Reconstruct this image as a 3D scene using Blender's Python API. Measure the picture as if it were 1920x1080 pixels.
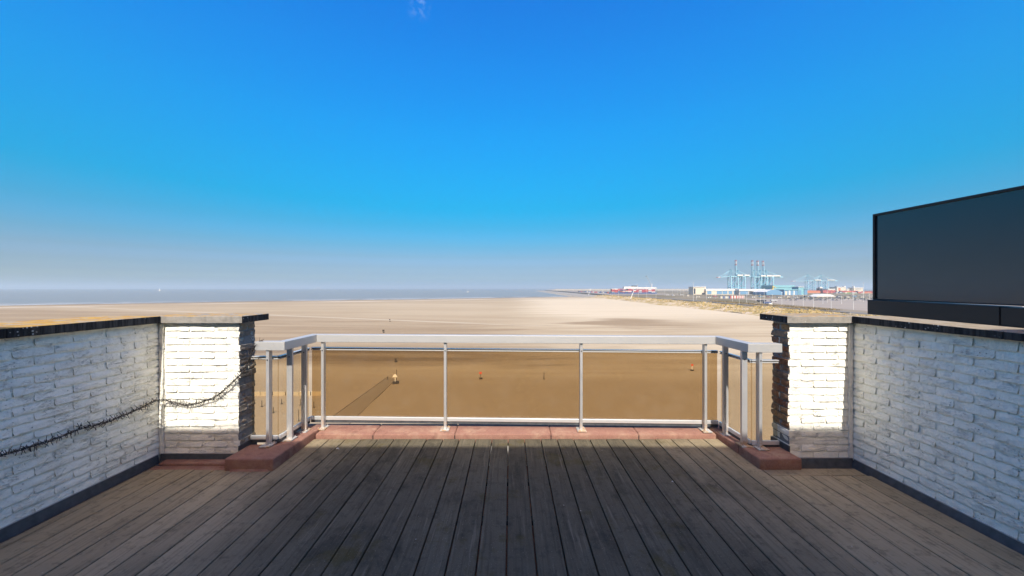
import bpy, bmesh, math, random
from mathutils import Vector, Matrix

R = random.Random(7)
rad = math.radians
S = bpy.context.scene
COL = S.collection
for o in list(S.objects):
    bpy.data.objects.remove(o)

# ------------------------------------------------------------------ camera, sky, sun, exposure
F = 715.0           # focal length in pixels of the 1920 px wide photograph
CX, CY = 957.0, 540.0
EYE = 1.5           # eye height over the deck (z = 0)
cam_data = bpy.data.cameras.new("camera")
cam_data.sensor_width = 36.0
cam_data.lens = F / 1920.0 * 36.0
cam_data.shift_x = 3.0 / 1920.0
cam_data.clip_start = 0.05
cam_data.clip_end = 90000.0
cam = bpy.data.objects.new("camera", cam_data)
cam.location = (0, 0, EYE)
cam.rotation_euler = (rad(90), 0, 0)
COL.objects.link(cam)
S.camera = cam

SUN_EL, SUN_AZ = rad(45.0), rad(177.0)
world = bpy.data.worlds.new("World")
S.world = world
world.use_nodes = True
wn = world.node_tree
for n in list(wn.nodes):
    wn.nodes.remove(n)


def wnode(t, **kw):
    n = wn.nodes.new(t)
    for k, v in kw.items():
        setattr(n, k, v)
    return n


w_out = wnode("ShaderNodeOutputWorld")
w_bg = wnode("ShaderNodeBackground")
w_bg.inputs[1].default_value = 0.1
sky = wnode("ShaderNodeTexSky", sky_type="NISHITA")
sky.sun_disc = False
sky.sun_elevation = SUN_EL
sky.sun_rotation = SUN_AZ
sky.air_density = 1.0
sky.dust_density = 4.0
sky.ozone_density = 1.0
# saturation of the whole sky, equally in every direction: c' = L + s (c - L)
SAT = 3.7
w_dot = wnode("ShaderNodeVectorMath", operation="DOT_PRODUCT")
w_dot.inputs[1].default_value = (0.2126, 0.7152, 0.0722)
wn.links.new(sky.outputs[0], w_dot.inputs[0])
w_mix = wnode("ShaderNodeMix", data_type="RGBA")
w_mix.clamp_factor = False
w_mix.inputs[0].default_value = SAT
wn.links.new(w_dot.outputs["Value"], w_mix.inputs[6])
wn.links.new(sky.outputs[0], w_mix.inputs[7])
w_max = wnode("ShaderNodeVectorMath", operation="MAXIMUM")
w_max.inputs[1].default_value = (0.03, 0.03, 0.03)
w_cap = wnode("ShaderNodeVectorMath", operation="MULTIPLY")
w_cap.inputs[1].default_value = (1.30, 40.0, 40.0)
wn.links.new(w_dot.outputs["Value"], w_cap.inputs[0])
w_min = wnode("ShaderNodeVectorMath", operation="MINIMUM")
wn.links.new(w_mix.outputs[2], w_min.inputs[0])
wn.links.new(w_cap.outputs[0], w_min.inputs[1])
wn.links.new(w_min.outputs[0], w_max.inputs[0])
# haze band near the horizon, the same all round: multiplies by elevation only
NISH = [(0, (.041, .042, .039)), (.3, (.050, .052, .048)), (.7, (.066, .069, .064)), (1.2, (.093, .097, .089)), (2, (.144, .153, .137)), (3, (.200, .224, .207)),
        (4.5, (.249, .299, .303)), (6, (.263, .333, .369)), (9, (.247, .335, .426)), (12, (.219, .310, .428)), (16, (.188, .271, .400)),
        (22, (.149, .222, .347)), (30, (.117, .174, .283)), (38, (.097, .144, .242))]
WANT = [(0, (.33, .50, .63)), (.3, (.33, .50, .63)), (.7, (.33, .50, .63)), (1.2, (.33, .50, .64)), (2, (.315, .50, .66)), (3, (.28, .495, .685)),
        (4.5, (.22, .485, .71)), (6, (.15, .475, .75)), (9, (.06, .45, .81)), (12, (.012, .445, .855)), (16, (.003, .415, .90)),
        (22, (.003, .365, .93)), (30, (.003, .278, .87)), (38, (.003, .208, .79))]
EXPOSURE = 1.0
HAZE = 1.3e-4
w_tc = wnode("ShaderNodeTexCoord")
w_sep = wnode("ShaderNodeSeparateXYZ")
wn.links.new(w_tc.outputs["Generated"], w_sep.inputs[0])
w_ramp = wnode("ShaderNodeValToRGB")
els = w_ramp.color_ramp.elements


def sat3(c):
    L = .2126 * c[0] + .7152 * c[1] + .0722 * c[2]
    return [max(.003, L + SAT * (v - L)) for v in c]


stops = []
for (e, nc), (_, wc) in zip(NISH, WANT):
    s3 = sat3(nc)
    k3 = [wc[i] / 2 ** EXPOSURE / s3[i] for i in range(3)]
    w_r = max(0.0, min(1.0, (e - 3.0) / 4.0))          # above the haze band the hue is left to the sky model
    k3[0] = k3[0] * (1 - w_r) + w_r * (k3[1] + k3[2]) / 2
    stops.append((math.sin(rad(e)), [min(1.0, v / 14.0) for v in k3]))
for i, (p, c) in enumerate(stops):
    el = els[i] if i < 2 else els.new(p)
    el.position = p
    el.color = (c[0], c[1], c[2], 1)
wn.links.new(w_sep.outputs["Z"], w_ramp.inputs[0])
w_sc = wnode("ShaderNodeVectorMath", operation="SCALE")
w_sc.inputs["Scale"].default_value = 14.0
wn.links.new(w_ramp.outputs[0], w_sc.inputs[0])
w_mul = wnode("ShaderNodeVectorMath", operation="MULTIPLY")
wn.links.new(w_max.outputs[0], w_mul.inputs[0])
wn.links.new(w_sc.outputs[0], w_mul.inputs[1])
# one faint scrap of cirrus high over the sea
w_wd = wnode("ShaderNodeVectorMath", operation="DISTANCE")
w_wd.inputs[1].default_value = (-.190, .790, .583)
wn.links.new(w_tc.outputs["Generated"], w_wd.inputs[0])
w_wm = wnode("ShaderNodeMapRange", interpolation_type="SMOOTHSTEP")
for k_, v_ in (("From Min", .004), ("From Max", .030), ("To Min", 1.0), ("To Max", 0.0)):
    w_wm.inputs[k_].default_value = v_
wn.links.new(w_wd.outputs["Value"], w_wm.inputs["Value"])
w_wn = wnode("ShaderNodeTexNoise")
w_wn.inputs["Scale"].default_value = 75
w_wn.inputs["Detail"].default_value = 5
wn.links.new(w_tc.outputs["Generated"], w_wn.inputs["Vector"])
w_wr = wnode("ShaderNodeMapRange")
for k_, v_ in (("From Min", .45), ("From Max", .8), ("To Min", 0.0), ("To Max", .30)):
    w_wr.inputs[k_].default_value = v_
wn.links.new(w_wn.outputs[0], w_wr.inputs["Value"])
w_wf = wnode("ShaderNodeMath", operation="MULTIPLY")
wn.links.new(w_wm.outputs[0], w_wf.inputs[0])
wn.links.new(w_wr.outputs[0], w_wf.inputs[1])
w_cl = wnode("ShaderNodeMix", data_type="RGBA")
w_cl.inputs[7].default_value = (4.5, 5.2, 5.8, 1)
wn.links.new(w_wf.outputs[0], w_cl.inputs[0])
wn.links.new(w_mul.outputs[0], w_cl.inputs[6])
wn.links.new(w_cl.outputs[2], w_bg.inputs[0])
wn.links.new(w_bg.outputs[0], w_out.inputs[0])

sun_data = bpy.data.lights.new("sun", "SUN")
sun_data.energy = 3.3
sun_data.angle = rad(0.35)
sun_data.color = (1.0, 0.975, 0.93)
sun = bpy.data.objects.new("sun", sun_data)
to_sun = Vector((math.sin(SUN_AZ) * math.cos(SUN_EL), math.cos(SUN_AZ) * math.cos(SUN_EL), math.sin(SUN_EL)))
sun.rotation_euler = to_sun.to_track_quat("Z", "Y").to_euler()
sun.location = to_sun * 60
COL.objects.link(sun)

S.view_settings.view_transform = "Standard"
S.view_settings.look = "None"
S.view_settings.gamma = 1.0
S.view_settings.use_curve_mapping = False
S.view_settings.exposure = EXPOSURE
S.cycles.max_bounces = 10
S.cycles.diffuse_bounces = 5
S.cycles.transparent_max_bounces = 24
S.cycles.blur_glossy = 0.0


# ------------------------------------------------------------------ small helpers
def P(px, py, z):
    """Place on the level z that the photograph shows at pixel (px, py)."""
    k = (EYE - z) / (py - CY)
    return Vector(((px - CX) * k, F * k, z))


def PD(px, d):
    return (px - CX) * d / F


class MB:
    """Collects simple solids into one mesh."""

    def __init__(self):
        self.v, self.f, self.m = [], [], []

    def quad_box(self, pts, mat=0):
        """eight corners: bottom ring (4), top ring (4)"""
        b = len(self.v)
        self.v += [tuple(p) for p in pts]
        for q in ((3, 2, 1, 0), (4, 5, 6, 7), (0, 1, 5, 4), (1, 2, 6, 5), (2, 3, 7, 6), (3, 0, 4, 7)):
            self.f.append(tuple(b + i for i in q))
            self.m.append(mat)
        return self

    def box(self, x0, x1, y0, y1, z0, z1, mat=0):
        return self.quad_box([(x0, y0, z0), (x1, y0, z0), (x1, y1, z0), (x0, y1, z0),
                              (x0, y0, z1), (x1, y0, z1), (x1, y1, z1), (x0, y1, z1)], mat)

    def cbox(self, x0, x1, y0, y1, z0, z1, c, mat=0):
        """box with chamfered top and vertical edges"""
        b = len(self.v)
        for (z, i) in ((z0, 0), (z1 - c, 0), (z1, c)):
            for (sx, sy) in ((0, 0), (1, 0), (1, 1), (0, 1)):
                x = x1 - i if sx else x0 + i
                y = y1 - i if sy else y0 + i
                self.v.append((x, y, z))
        for r in range(2):
            for k in range(4):
                a, d = b + r * 4 + k, b + r * 4 + (k + 1) % 4
                self.f.append((a, d, d + 4, a + 4))
                self.m.append(mat)
        self.f.append((b + 8, b + 9, b + 10, b + 11))
        self.f.append((b + 3, b + 2, b + 1, b))
        self.m += [mat, mat]
        return self

    def bar(self, a, b_, r, n=6, r2=None, mat=0):
        a, b_ = Vector(a), Vector(b_)
        d = (b_ - a).normalized()
        up = Vector((0, 0, 1)) if abs(d.z) < .9 else Vector((1, 0, 0))
        u = d.cross(up).normalized()
        w = d.cross(u).normalized()
        r2 = r if r2 is None else r2
        b = len(self.v)
        off = math.pi / n
        for (c, rr) in ((a, r), (b_, r2)):
            for k in range(n):
                t = off + 2 * math.pi * k / n
                self.v.append(tuple(c + u * (rr * math.cos(t)) + w * (rr * math.sin(t))))
        for k in range(n):
            j = (k + 1) % n
            self.f.append((b + k, b + j, b + n + j, b + n + k))
            self.m.append(mat)
        self.f.append(tuple(b + n + k for k in range(n)))
        self.f.append(tuple(b + n - 1 - k for k in range(n)))
        self.m += [mat, mat]
        return self

    def tube(self, pts, r, n=5, mat=0):
        pts = [Vector(p) for p in pts]
        b = len(self.v)
        for i, p in enumerate(pts):
            d = (pts[min(i + 1, len(pts) - 1)] - pts[max(i - 1, 0)]).normalized()
            up = Vector((0, 0, 1)) if abs(d.z) < .9 else Vector((1, 0, 0))
            u = d.cross(up).normalized()
            w = d.cross(u).normalized()
            for k in range(n):
                t = 2 * math.pi * k / n
                self.v.append(tuple(p + u * (r * math.cos(t)) + w * (r * math.sin(t))))
        for i in range(len(pts) - 1):
            for k in range(n):
                j = (k + 1) % n
                self.f.append((b + i * n + k, b + i * n + j, b + (i + 1) * n + j, b + (i + 1) * n + k))
                self.m.append(mat)
        return self

    def tri(self, a, b_, c, mat=0):
        b = len(self.v)
        self.v += [tuple(a), tuple(b_), tuple(c)]
        self.f.append((b, b + 1, b + 2))
        self.m.append(mat)
        return self

    def mesh(self, name, mats, smooth=False):
        me = bpy.data.meshes.new(name)
        me.from_pydata(self.v, [], self.f)
        for m in (mats if isinstance(mats, (list, tuple)) else [mats]):
            me.materials.append(m)
        me.polygons.foreach_set("material_index", self.m)
        if smooth:
            me.polygons.foreach_set("use_smooth", [True] * len(me.polygons))
        bm = bmesh.new()
        bm.from_mesh(me)
        if bm.faces and not smooth:
            bmesh.ops.recalc_face_normals(bm, faces=bm.faces)
        bm.to_mesh(me)
        bm.free()
        me.update()
        return me

    def build(self, name, mats, parent=None, smooth=False):
        return link(name, self.mesh(name, mats, smooth), parent)


def link(name, me, parent=None, loc=None, rz=None):
    o = bpy.data.objects.new(name, me)
    COL.objects.link(o)
    if parent is not None:
        o.parent = parent
        # geometry is written in world coordinates: undo the parent's own place
        o.location = Vector(loc or (0, 0, 0)) - Vector(parent.get("org", (0, 0, 0)))
    elif loc is not None:
        o.location = loc
    if rz is not None:
        o.rotation_euler = (0, 0, rz)
    return o


def tag(o, label=None, cat=None, group=None, kind=None):
    if label:
        o["label"] = label
    if cat:
        o["category"] = cat
    if group:
        o["group"] = group
    if kind:
        o["kind"] = kind
    return o


def thing(name, label, cat, loc=(0, 0, 0), group=None, local=False):
    """Empty at the thing's base. Children are written in world coordinates unless local."""
    o = bpy.data.objects.new(name, None)
    o.empty_display_size = 0.2
    COL.objects.link(o)
    o.location = loc
    o["org"] = (0.0, 0.0, 0.0) if local else tuple(float(c) for c in loc)
    return tag(o, label, cat, group)


def copy_tree(o, loc, rz=None, label=None):
    r = o.copy()
    COL.objects.link(r)
    r.location = loc
    if rz is not None:
        r.rotation_euler = (0, 0, rz)
    if label:
        r["label"] = label
    for ch in o.children:
        c = ch.copy()
        COL.objects.link(c)
        c.parent = r
        for g in ch.children:
            d = g.copy()
            COL.objects.link(d)
            d.parent = c
    return r


# ------------------------------------------------------------------ materials
class NT:
    def __init__(self, name):
        self.mat = bpy.data.materials.new(name)
        self.mat.use_nodes = True
        self.t = self.mat.node_tree
        self.b = self.t.nodes["Principled BSDF"]
        self.out = self.t.nodes["Material Output"]
        self._pos = None

    def n(self, typ, ins=None, **kw):
        nd = self.t.nodes.new(typ)
        for k, v in kw.items():
            setattr(nd, k, v)
        for k, v in (ins or {}).items():
            self.put(nd.inputs[k], v)
        return nd

    def put(self, sock, v):
        if isinstance(v, bpy.types.NodeSocket):
            self.t.links.new(v, sock)
        elif isinstance(v, (tuple, list)) and sock.type == "RGBA" and len(v) == 3:
            sock.default_value = (*v, 1)
        else:
            sock.default_value = v

    @property
    def pos(self):
        if self._pos is None:
            self._pos = self.n("ShaderNodeNewGeometry").outputs["Position"]
        return self._pos

    def scaled(self, s, vec=None):
        return self.n("ShaderNodeVectorMath", {0: vec or self.pos, 1: s}, operation="MULTIPLY").outputs[0]

    def noise(self, scale=5, detail=4, rough=.55, vec=None, stretch=None, dist=0.0):
        v = vec or self.pos
        if stretch:
            v = self.scaled(stretch, v)
        nd = self.n("ShaderNodeTexNoise", {"Vector": v, "Scale": scale, "Detail": detail, "Roughness": rough, "Distortion": dist})
        return nd.outputs[0]

    def voro(self, scale, vec=None, feature="F1", rnd=1.0):
        nd = self.n("ShaderNodeTexVoronoi", {"Vector": vec or self.pos, "Scale": scale, "Randomness": rnd}, feature=feature)
        return nd

    def step(self, v, a, b, lo=0.0, hi=1.0):
        nd = self.n("ShaderNodeMapRange", {"Value": v, "From Min": a, "From Max": b, "To Min": lo, "To Max": hi}, interpolation_type="SMOOTHSTEP")
        return nd.outputs[0]

    def math(self, op, a, b=0.0, c=None):
        ins = {0: a, 1: b}
        if c is not None:
            ins[2] = c
        return self.n("ShaderNodeMath", ins, operation=op).outputs[0]

    def mix(self, f, a, b, mode="MIX"):
        nd = self.n("ShaderNodeMix", data_type="RGBA", blend_type=mode)
        self.put(nd.inputs[0], f)
        self.put(nd.inputs[6], a)
        self.put(nd.inputs[7], b)
        return nd.outputs[2]

    def xyz(self, vec=None):
        nd = self.n("ShaderNodeSeparateXYZ", {0: vec or self.pos})
        return nd.outputs

    def bump(self, h, strength=.5, dist=.01, normal=None):
        ins = {"Height": h, "Strength": strength, "Distance": dist}
        if normal is not None:
            ins["Normal"] = normal
        self.put(self.b.inputs["Normal"], self.n("ShaderNodeBump", ins).outputs[0])
        return self

    def set(self, color=None, rough=None, metal=None, spec=None):
        if color is not None:
            self.put(self.b.inputs["Base Color"], color)
        if rough is not None:
            self.put(self.b.inputs["Roughness"], rough)
        if metal is not None:
            self.put(self.b.inputs["Metallic"], metal)
        if spec is not None:
            self.put(self.b.inputs["Specular IOR Level"], spec)
        return self


def plain(name, c, rough=.7, metal=0.0, var=.12, scale=.8, spec=.3):
    t = NT(name)
    n = t.noise(scale, 3)
    dark = tuple(v * (1 - var) for v in c)
    lite = tuple(min(1, v * (1 + var)) for v in c)
    t.set(t.mix(n, dark, lite), rough, metal, spec)
    return t.mat


def mat_paint():
    t = NT("white_paint_on_brick")
    fine = t.noise(70, 6, .65)
    mid = t.noise(22, 4, .6)
    crack = t.noise(12, 5, .62, stretch=(1, 1, 4.5), dist=.9)
    pits = t.voro(48)
    c = t.mix(t.step(mid, .35, .7), (.91, .87, .74), (.845, .805, .68))
    # weathering: hairline cracks running along the courses, small pits and grime
    line = t.math("SUBTRACT", 1.0, t.step(t.math("ABSOLUTE", t.math("SUBTRACT", crack, .5)), .002, .020))
    line = t.math("MULTIPLY", line, t.step(t.noise(9, 4), .44, .66))
    c = t.mix(t.math("MULTIPLY", line, .38), c, (.20, .18, .15))
    pit = t.math("MULTIPLY", t.math("SUBTRACT", 1.0, t.step(pits.outputs["Distance"], .10, .26)), t.step(t.noise(11, 3), .54, .66))
    c = t.mix(t.math("MULTIPLY", pit, .6), c, (.16, .14, .11))
    grime = t.step(t.noise(3.2, 5, .7), .52, .75)
    c = t.mix(t.math("MULTIPLY", grime, .26), c, (.45, .40, .31))
    t.set(c, .78, 0, .25)
    h = t.math("ADD", t.math("MULTIPLY", fine, .5), t.math("MULTIPLY", mid, 1.0))
    h = t.math("SUBTRACT", h, t.math("MULTIPLY", line, .6))
    h = t.math("SUBTRACT", h, t.math("MULTIPLY", pit, .8))
    t.bump(h, .75, .010)
    return t.mat


def mat_bare(name, cols, mortar=(.30, .29, .27), smear=.5):
    t = NT(name)
    rnd = t.n("ShaderNodeObjectInfo").outputs["Random"]
    ramp = t.n("ShaderNodeValToRGB", {0: rnd})
    e = ramp.color_ramp.elements
    e[0].color = (*cols[0], 1)
    e[1].color = (*cols[-1], 1)
    for i, cc in enumerate(cols[1:-1]):
        e.new((i + 1) / (len(cols) - 1)).color = (*cc, 1)
    c = t.mix(t.step(t.noise(30, 5, .65), .3, .7), ramp.outputs[0], t.mix(.3, ramp.outputs[0], (.06, .05, .045)))
    c = t.mix(t.step(t.noise(13, 5, .7), smear, smear + .12), c, mortar)
    t.set(c, .9, 0, .15)
    t.bump(t.math("ADD", t.noise(60, 5, .7), t.math("MULTIPLY", t.noise(24, 4), 1.6)), 1.0, .028)
    return t.mat


def mat_coping(name, base, dark, lichen=True):
    t = NT(name)
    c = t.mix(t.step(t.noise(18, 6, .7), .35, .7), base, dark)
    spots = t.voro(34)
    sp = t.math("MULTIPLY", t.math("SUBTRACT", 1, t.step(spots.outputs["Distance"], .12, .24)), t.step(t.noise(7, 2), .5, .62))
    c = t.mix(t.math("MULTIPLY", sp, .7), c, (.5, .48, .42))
    if lichen:
        nz = t.n("ShaderNodeNewGeometry").outputs["Normal"]
        up = t.step(t.xyz(nz)[2], .5, .8)
        big = t.step(t.noise(8, 7, .78), .44, .58)
        c = t.mix(t.math("MULTIPLY", up, t.math("MULTIPLY", big, .9)), c,
                  t.mix(t.step(t.noise(19, 4), .35, .65), (.38, .185, .022), (.50, .30, .055)))
    t.set(c, .9, 0, .2)
    t.bump(t.noise(90, 5, .7), .5, .006)
    return t.mat


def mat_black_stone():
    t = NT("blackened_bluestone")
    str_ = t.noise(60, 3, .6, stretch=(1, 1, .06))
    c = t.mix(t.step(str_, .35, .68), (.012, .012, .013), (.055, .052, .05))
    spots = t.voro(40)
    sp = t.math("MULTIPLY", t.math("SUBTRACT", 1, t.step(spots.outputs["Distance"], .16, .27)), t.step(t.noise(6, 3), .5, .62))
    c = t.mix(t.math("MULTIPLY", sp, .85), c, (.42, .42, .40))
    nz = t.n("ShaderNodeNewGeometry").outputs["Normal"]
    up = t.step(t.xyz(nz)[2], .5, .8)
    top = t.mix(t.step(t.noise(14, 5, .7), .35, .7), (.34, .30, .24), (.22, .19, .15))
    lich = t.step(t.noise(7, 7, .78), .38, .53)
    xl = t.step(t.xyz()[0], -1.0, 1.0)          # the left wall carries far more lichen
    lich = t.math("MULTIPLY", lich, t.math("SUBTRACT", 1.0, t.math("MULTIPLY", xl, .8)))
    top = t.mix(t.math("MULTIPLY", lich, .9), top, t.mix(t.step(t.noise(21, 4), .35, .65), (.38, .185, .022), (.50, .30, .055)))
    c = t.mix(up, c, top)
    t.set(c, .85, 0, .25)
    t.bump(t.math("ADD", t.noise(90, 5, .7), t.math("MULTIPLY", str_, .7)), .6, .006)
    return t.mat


def mat_deck():
    t = NT("weathered_composite_board")
    rnd = t.n("ShaderNodeObjectInfo").outputs["Random"]
    x, y, z = t.xyz()
    grain = t.noise(55, 5, .6, stretch=(1, .035, 1))
    grain2 = t.noise(14, 4, .6, stretch=(1, .10, 1))
    brown = t.mix(grain2, (.43, .335, .205), (.33, .255, .152))
    grey = t.mix(grain2, (.160, .136, .088), (.105, .088, .057))
    # walked-on middle of the terrace is greyer and dirtier than the edges
    d = t.math("ABSOLUTE", t.math("ADD", x, t.math("MULTIPLY", t.math("SUBTRACT", t.noise(.9, 3), .5), 1.6)))
    mid = t.step(d, 1.0, 2.4, 1.0, 0.0)
    c = t.mix(mid, brown, grey)
    c = t.mix(t.math("MULTIPLY", rnd, .45), c, t.mix(.55, c, (.03, .024, .017)))
    off = t.n("ShaderNodeVectorMath", {0: t.pos, 1: t.n("ShaderNodeCombineXYZ", {0: t.math("MULTIPLY", rnd, 23.0), 1: t.math("MULTIPLY", rnd, 41.0)}).outputs[0]}, operation="ADD").outputs[0]
    blot = t.step(t.noise(3.4, 7, .72, vec=off, dist=.4, stretch=(1, .55, 1)), .48, .66)
    c = t.mix(t.math("MULTIPLY", blot, t.math("ADD", .14, t.math("MULTIPLY", mid, .42))), c, (.034, .031, .022))
    blot2 = t.step(t.noise(13, 6, .75, vec=off), .50, .66)
    c = t.mix(t.math("MULTIPLY", blot2, .38), c, (.032, .029, .021))
    moss = t.math("MULTIPLY", t.step(t.noise(1.7, 6, .75), .54, .64), t.math("MULTIPLY", mid, .6))
    c = t.mix(moss, c, (.085, .066, .018))
    c = t.mix(t.math("MULTIPLY", t.step(grain, .48, .66), .45), c, t.mix(.6, c, (.02, .016, .012)))
    c = t.mix(t.math("MULTIPLY", t.step(t.noise(38, 5, .6, stretch=(1, .05, 1)), .56, .72), .30), c, (.33, .27, .18))
    speck = t.noise(120, 3, .6)
    c = t.mix(t.math("MULTIPLY", t.step(speck, .62, .72), .5), c, (.36, .30, .21))
    # droppings and scuffs: a few chalky spots
    vv = t.voro(2.1)
    drop = t.math("LESS_THAN", t.math("ADD", vv.outputs["Distance"], t.math("MULTIPLY", t.noise(60, 3), .040)), .050)
    c = t.mix(t.math("MULTIPLY", drop, .85), c, (.60, .57, .50))
    vs = t.voro(9)
    drop2 = t.math("LESS_THAN", t.math("ADD", vs.outputs["Distance"], t.math("MULTIPLY", t.noise(3, 3), .20)), .125)
    c = t.mix(t.math("MULTIPLY", drop2, .7), c, (.50, .47, .40))
    t.set(c, t.step(t.noise(6, 4), .3, .7, .65, .9), 0, .06)
    h = t.math("ADD", t.math("MULTIPLY", grain, 1.0), t.math("MULTIPLY", t.noise(120, 3), .4))
    t.bump(h, .6, .005)
    return t.mat


def mat_felt():
    t = NT("red_mineral_roofing_felt")
    g = t.voro(260)
    c = t.mix(g.outputs["Color"], (.235, .112, .080), (.335, .182, .132))
    c = t.mix(t.step(t.noise(5, 5, .65), .45, .72), c, (.38, .235, .16))
    c = t.mix(t.math("MULTIPLY", t.step(t.noise(11, 4), .55, .7), .35), c, (.12, .05, .04))
    t.set(c, .95, 0, .1)
    t.bump(t.math("ADD", g.outputs["Distance"], t.math("MULTIPLY", t.noise(9, 3), 3.0)), .6, .004)
    return t.mat


def mat_metal(name, base, rough=.38, metal=.85, rust=True):
    t = NT(name)
    br = t.noise(30, 4, .6, stretch=(.15, .15, 1.2))
    c = t.mix(br, tuple(v * .93 for v in base), base)
    c = t.mix(t.math("MULTIPLY", t.step(t.noise(17, 5, .7), .55, .72), .14), c, tuple(v * .55 for v in base))
    m = metal
    if rust:
        z = t.xyz()[2]
        zone = t.math("MULTIPLY", t.step(z, .075, .22, 1, 0), t.step(t.noise(12, 4, .7), .45, .58))
        c = t.mix(t.math("MULTIPLY", zone, .8), c, (.42, .22, .06))
        m = t.math("SUBTRACT", metal, t.math("MULTIPLY", zone, metal * .9))
    t.set(c, t.step(t.noise(9, 4), .3, .7, rough * .96, rough * 1.06), m, .5)
    t.bump(t.noise(45, 3), .06, .002)
    return t.mat


def mat_glass(name, tint):
    t = NT(name)
    nd = t.t.nodes
    nd.remove(t.b)
    root = tuple(math.sqrt(v) for v in tint)
    dirt = t.noise(6, 5, .65)
    tr = t.n("ShaderNodeBsdfTransparent", {0: root})
    gl = t.n("ShaderNodeBsdfGlossy", {"Color": (.9, .92, .95), "Roughness": t.step(dirt, .3, .7, .27, .32)})
    fac = t.n("ShaderNodeLayerWeight", {"Blend": .5}).outputs["Facing"]
    fr = t.math("ADD", .05, t.math("MULTIPLY", t.math("POWER", fac, 5.0), .9))     # thin pane, the same from both sides
    mx = t.n("ShaderNodeMixShader", {0: fr, 1: tr.outputs[0], 2: gl.outputs[0]})
    df = t.n("ShaderNodeBsdfDiffuse", {"Color": (.55, .53, .48)})
    mx2 = t.n("ShaderNodeMixShader", {0: t.step(dirt, .45, .8, .004, .03), 1: mx.outputs[0], 2: df.outputs[0]})
    t.t.links.new(mx2.outputs[0], t.out.inputs[0])
    return t.mat


def mat_beach():
    t = NT("beach_sand")
    x, y, z = t.xyz()
    streak = t.noise(1.0, 6, .65, stretch=(.008, .085, 1))
    fine = t.noise(1.0, 6, .6, stretch=(.045, .42, 1))
    big = t.noise(1.0, 4, .55, stretch=(.004, .012, 1))
    dry = t.mix(fine, (.40, .325, .218), (.45, .368, .25))
    damp = t.mix(fine, (.235, .172, .105), (.275, .205, .127))
    mid = t.mix(streak, (.31, .240, .152), (.35, .275, .178))
    xj = t.math("ADD", x, t.math("MULTIPLY", t.math("SUBTRACT", streak, .5), 230.0))
    yj = t.math("ADD", y, t.math("MULTIPLY", t.math("SUBTRACT", big, .5), 60.0))
    # near beach below the building: even, raked sand
    near = t.step(yj, 84, 108, 1, 0)
    c = t.mix(t.step(t.math("ADD", t.math("MULTIPLY", streak, .6), t.math("MULTIPLY", big, .5)), .50, .64), dry, mid)
    fan = t.math("MULTIPLY", t.step(xj, 6, 60), t.step(t.math("ADD", yj, t.math("MULTIPLY", x, -.2)), 190, 300))
    c = t.mix(t.math("MULTIPLY", fan, t.step(streak, .34, .52, .35, .95)), c, t.mix(fine, (.48, .402, .285), (.53, .445, .32)))
    # damp flat on the left
    left = t.step(xj, -18, 26, 1, 0)
    sl = t.math("ADD", yj, t.math("MULTIPLY", x, .30))      # its far limit runs askew
    dampm = t.math("MULTIPLY", left, t.math("MULTIPLY", t.step(yj, 98, 116), t.step(sl, 225, 270, 1, .35)))
    dampm = t.math("MULTIPLY", dampm, t.step(streak, .44, .66, 1.0, .30))
    c = t.mix(dampm, c, damp)
    # dark belt just beyond the near sand
    belt = t.math("MULTIPLY", t.math("MULTIPLY", t.step(yj, 98, 112), t.step(yj, 128, 150, 1, 0)), t.step(xj, 5, 45, 1, 0))
    c = t.mix(t.math("MULTIPLY", t.math("MULTIPLY", belt, t.step(streak, .38, .58, 1.0, .35)), .85), c, (.165, .122, .078))
    # wind-blown damp patch in the middle right
    ex = t.math("DIVIDE", t.math("SUBTRACT", t.math("ADD", x, t.math("MULTIPLY", t.math("SUBTRACT", streak, .5), 150.0)), 82.0), 36.0)
    ey = t.math("DIVIDE", t.math("SUBTRACT", y, 238.0), 44.0)
    rr = t.math("ADD", t.math("MULTIPLY", ex, ex), t.math("MULTIPLY", ey, ey))
    c = t.mix(t.math("MULTIPLY", t.step(rr, .35, 1.3, 1, 0), t.step(streak, .36, .54, .45, 1.0)), c, damp)
    # wet strand along the water
    sd = t.math("SUBTRACT", t.math("ADD", t.math("MULTIPLY", x, .594), 955.0), y)
    sdj = t.math("ADD", sd, t.math("MULTIPLY", t.math("SUBTRACT", big, .5), 160.0))
    c = t.mix(t.math("MULTIPLY", t.step(sdj, 130, 330, 1, 0), .55), c, damp)
    bar_ = t.math("MULTIPLY", t.step(sdj, 120, 150), t.step(sdj, 165, 205, 1, 0))
    c = t.mix(t.math("MULTIPLY", bar_, t.step(big, .42, .55)), c, (.47, .40, .30))
    wet = t.step(sd, 15, 70, 1, 0)
    c = t.mix(t.math("MULTIPLY", wet, .8), c, (.165, .14, .115))
    c = t.mix(near, c, t.mix(t.noise(.35, 5, .6), (.285, .220, .140), (.33, .258, .166)))
    c = t.mix(t.math("MULTIPLY", t.step(t.noise(1.7, 4, .7), .56, .66), .16), c, (.16, .115, .07))
    c = t.mix(t.math("MULTIPLY", t.step(t.noise(1.0, 5, .7, stretch=(.9, .22, 1), dist=1.2), .55, .64), .14), c, (.48, .39, .27))
    # long pale drift line crossing the damp flat
    ln = t.math("ABSOLUTE", t.math("ADD", t.math("SUBTRACT", y, 228.0), t.math("MULTIPLY", x, .42)))
    c = t.mix(t.math("MULTIPLY", t.step(ln, 1.5, 5.0, 1, 0), t.math("MULTIPLY", left, .75)), c, (.42, .355, .26))
    t.set(c, .95, 0, .1)
    hb = t.math("ADD", t.math("MULTIPLY", t.noise(1.4, 4, .6, stretch=(.6, 1.2, 1)), .35), t.math("MULTIPLY", streak, .5))
    t.bump(hb, .35, .25)
    return t.mat


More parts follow.
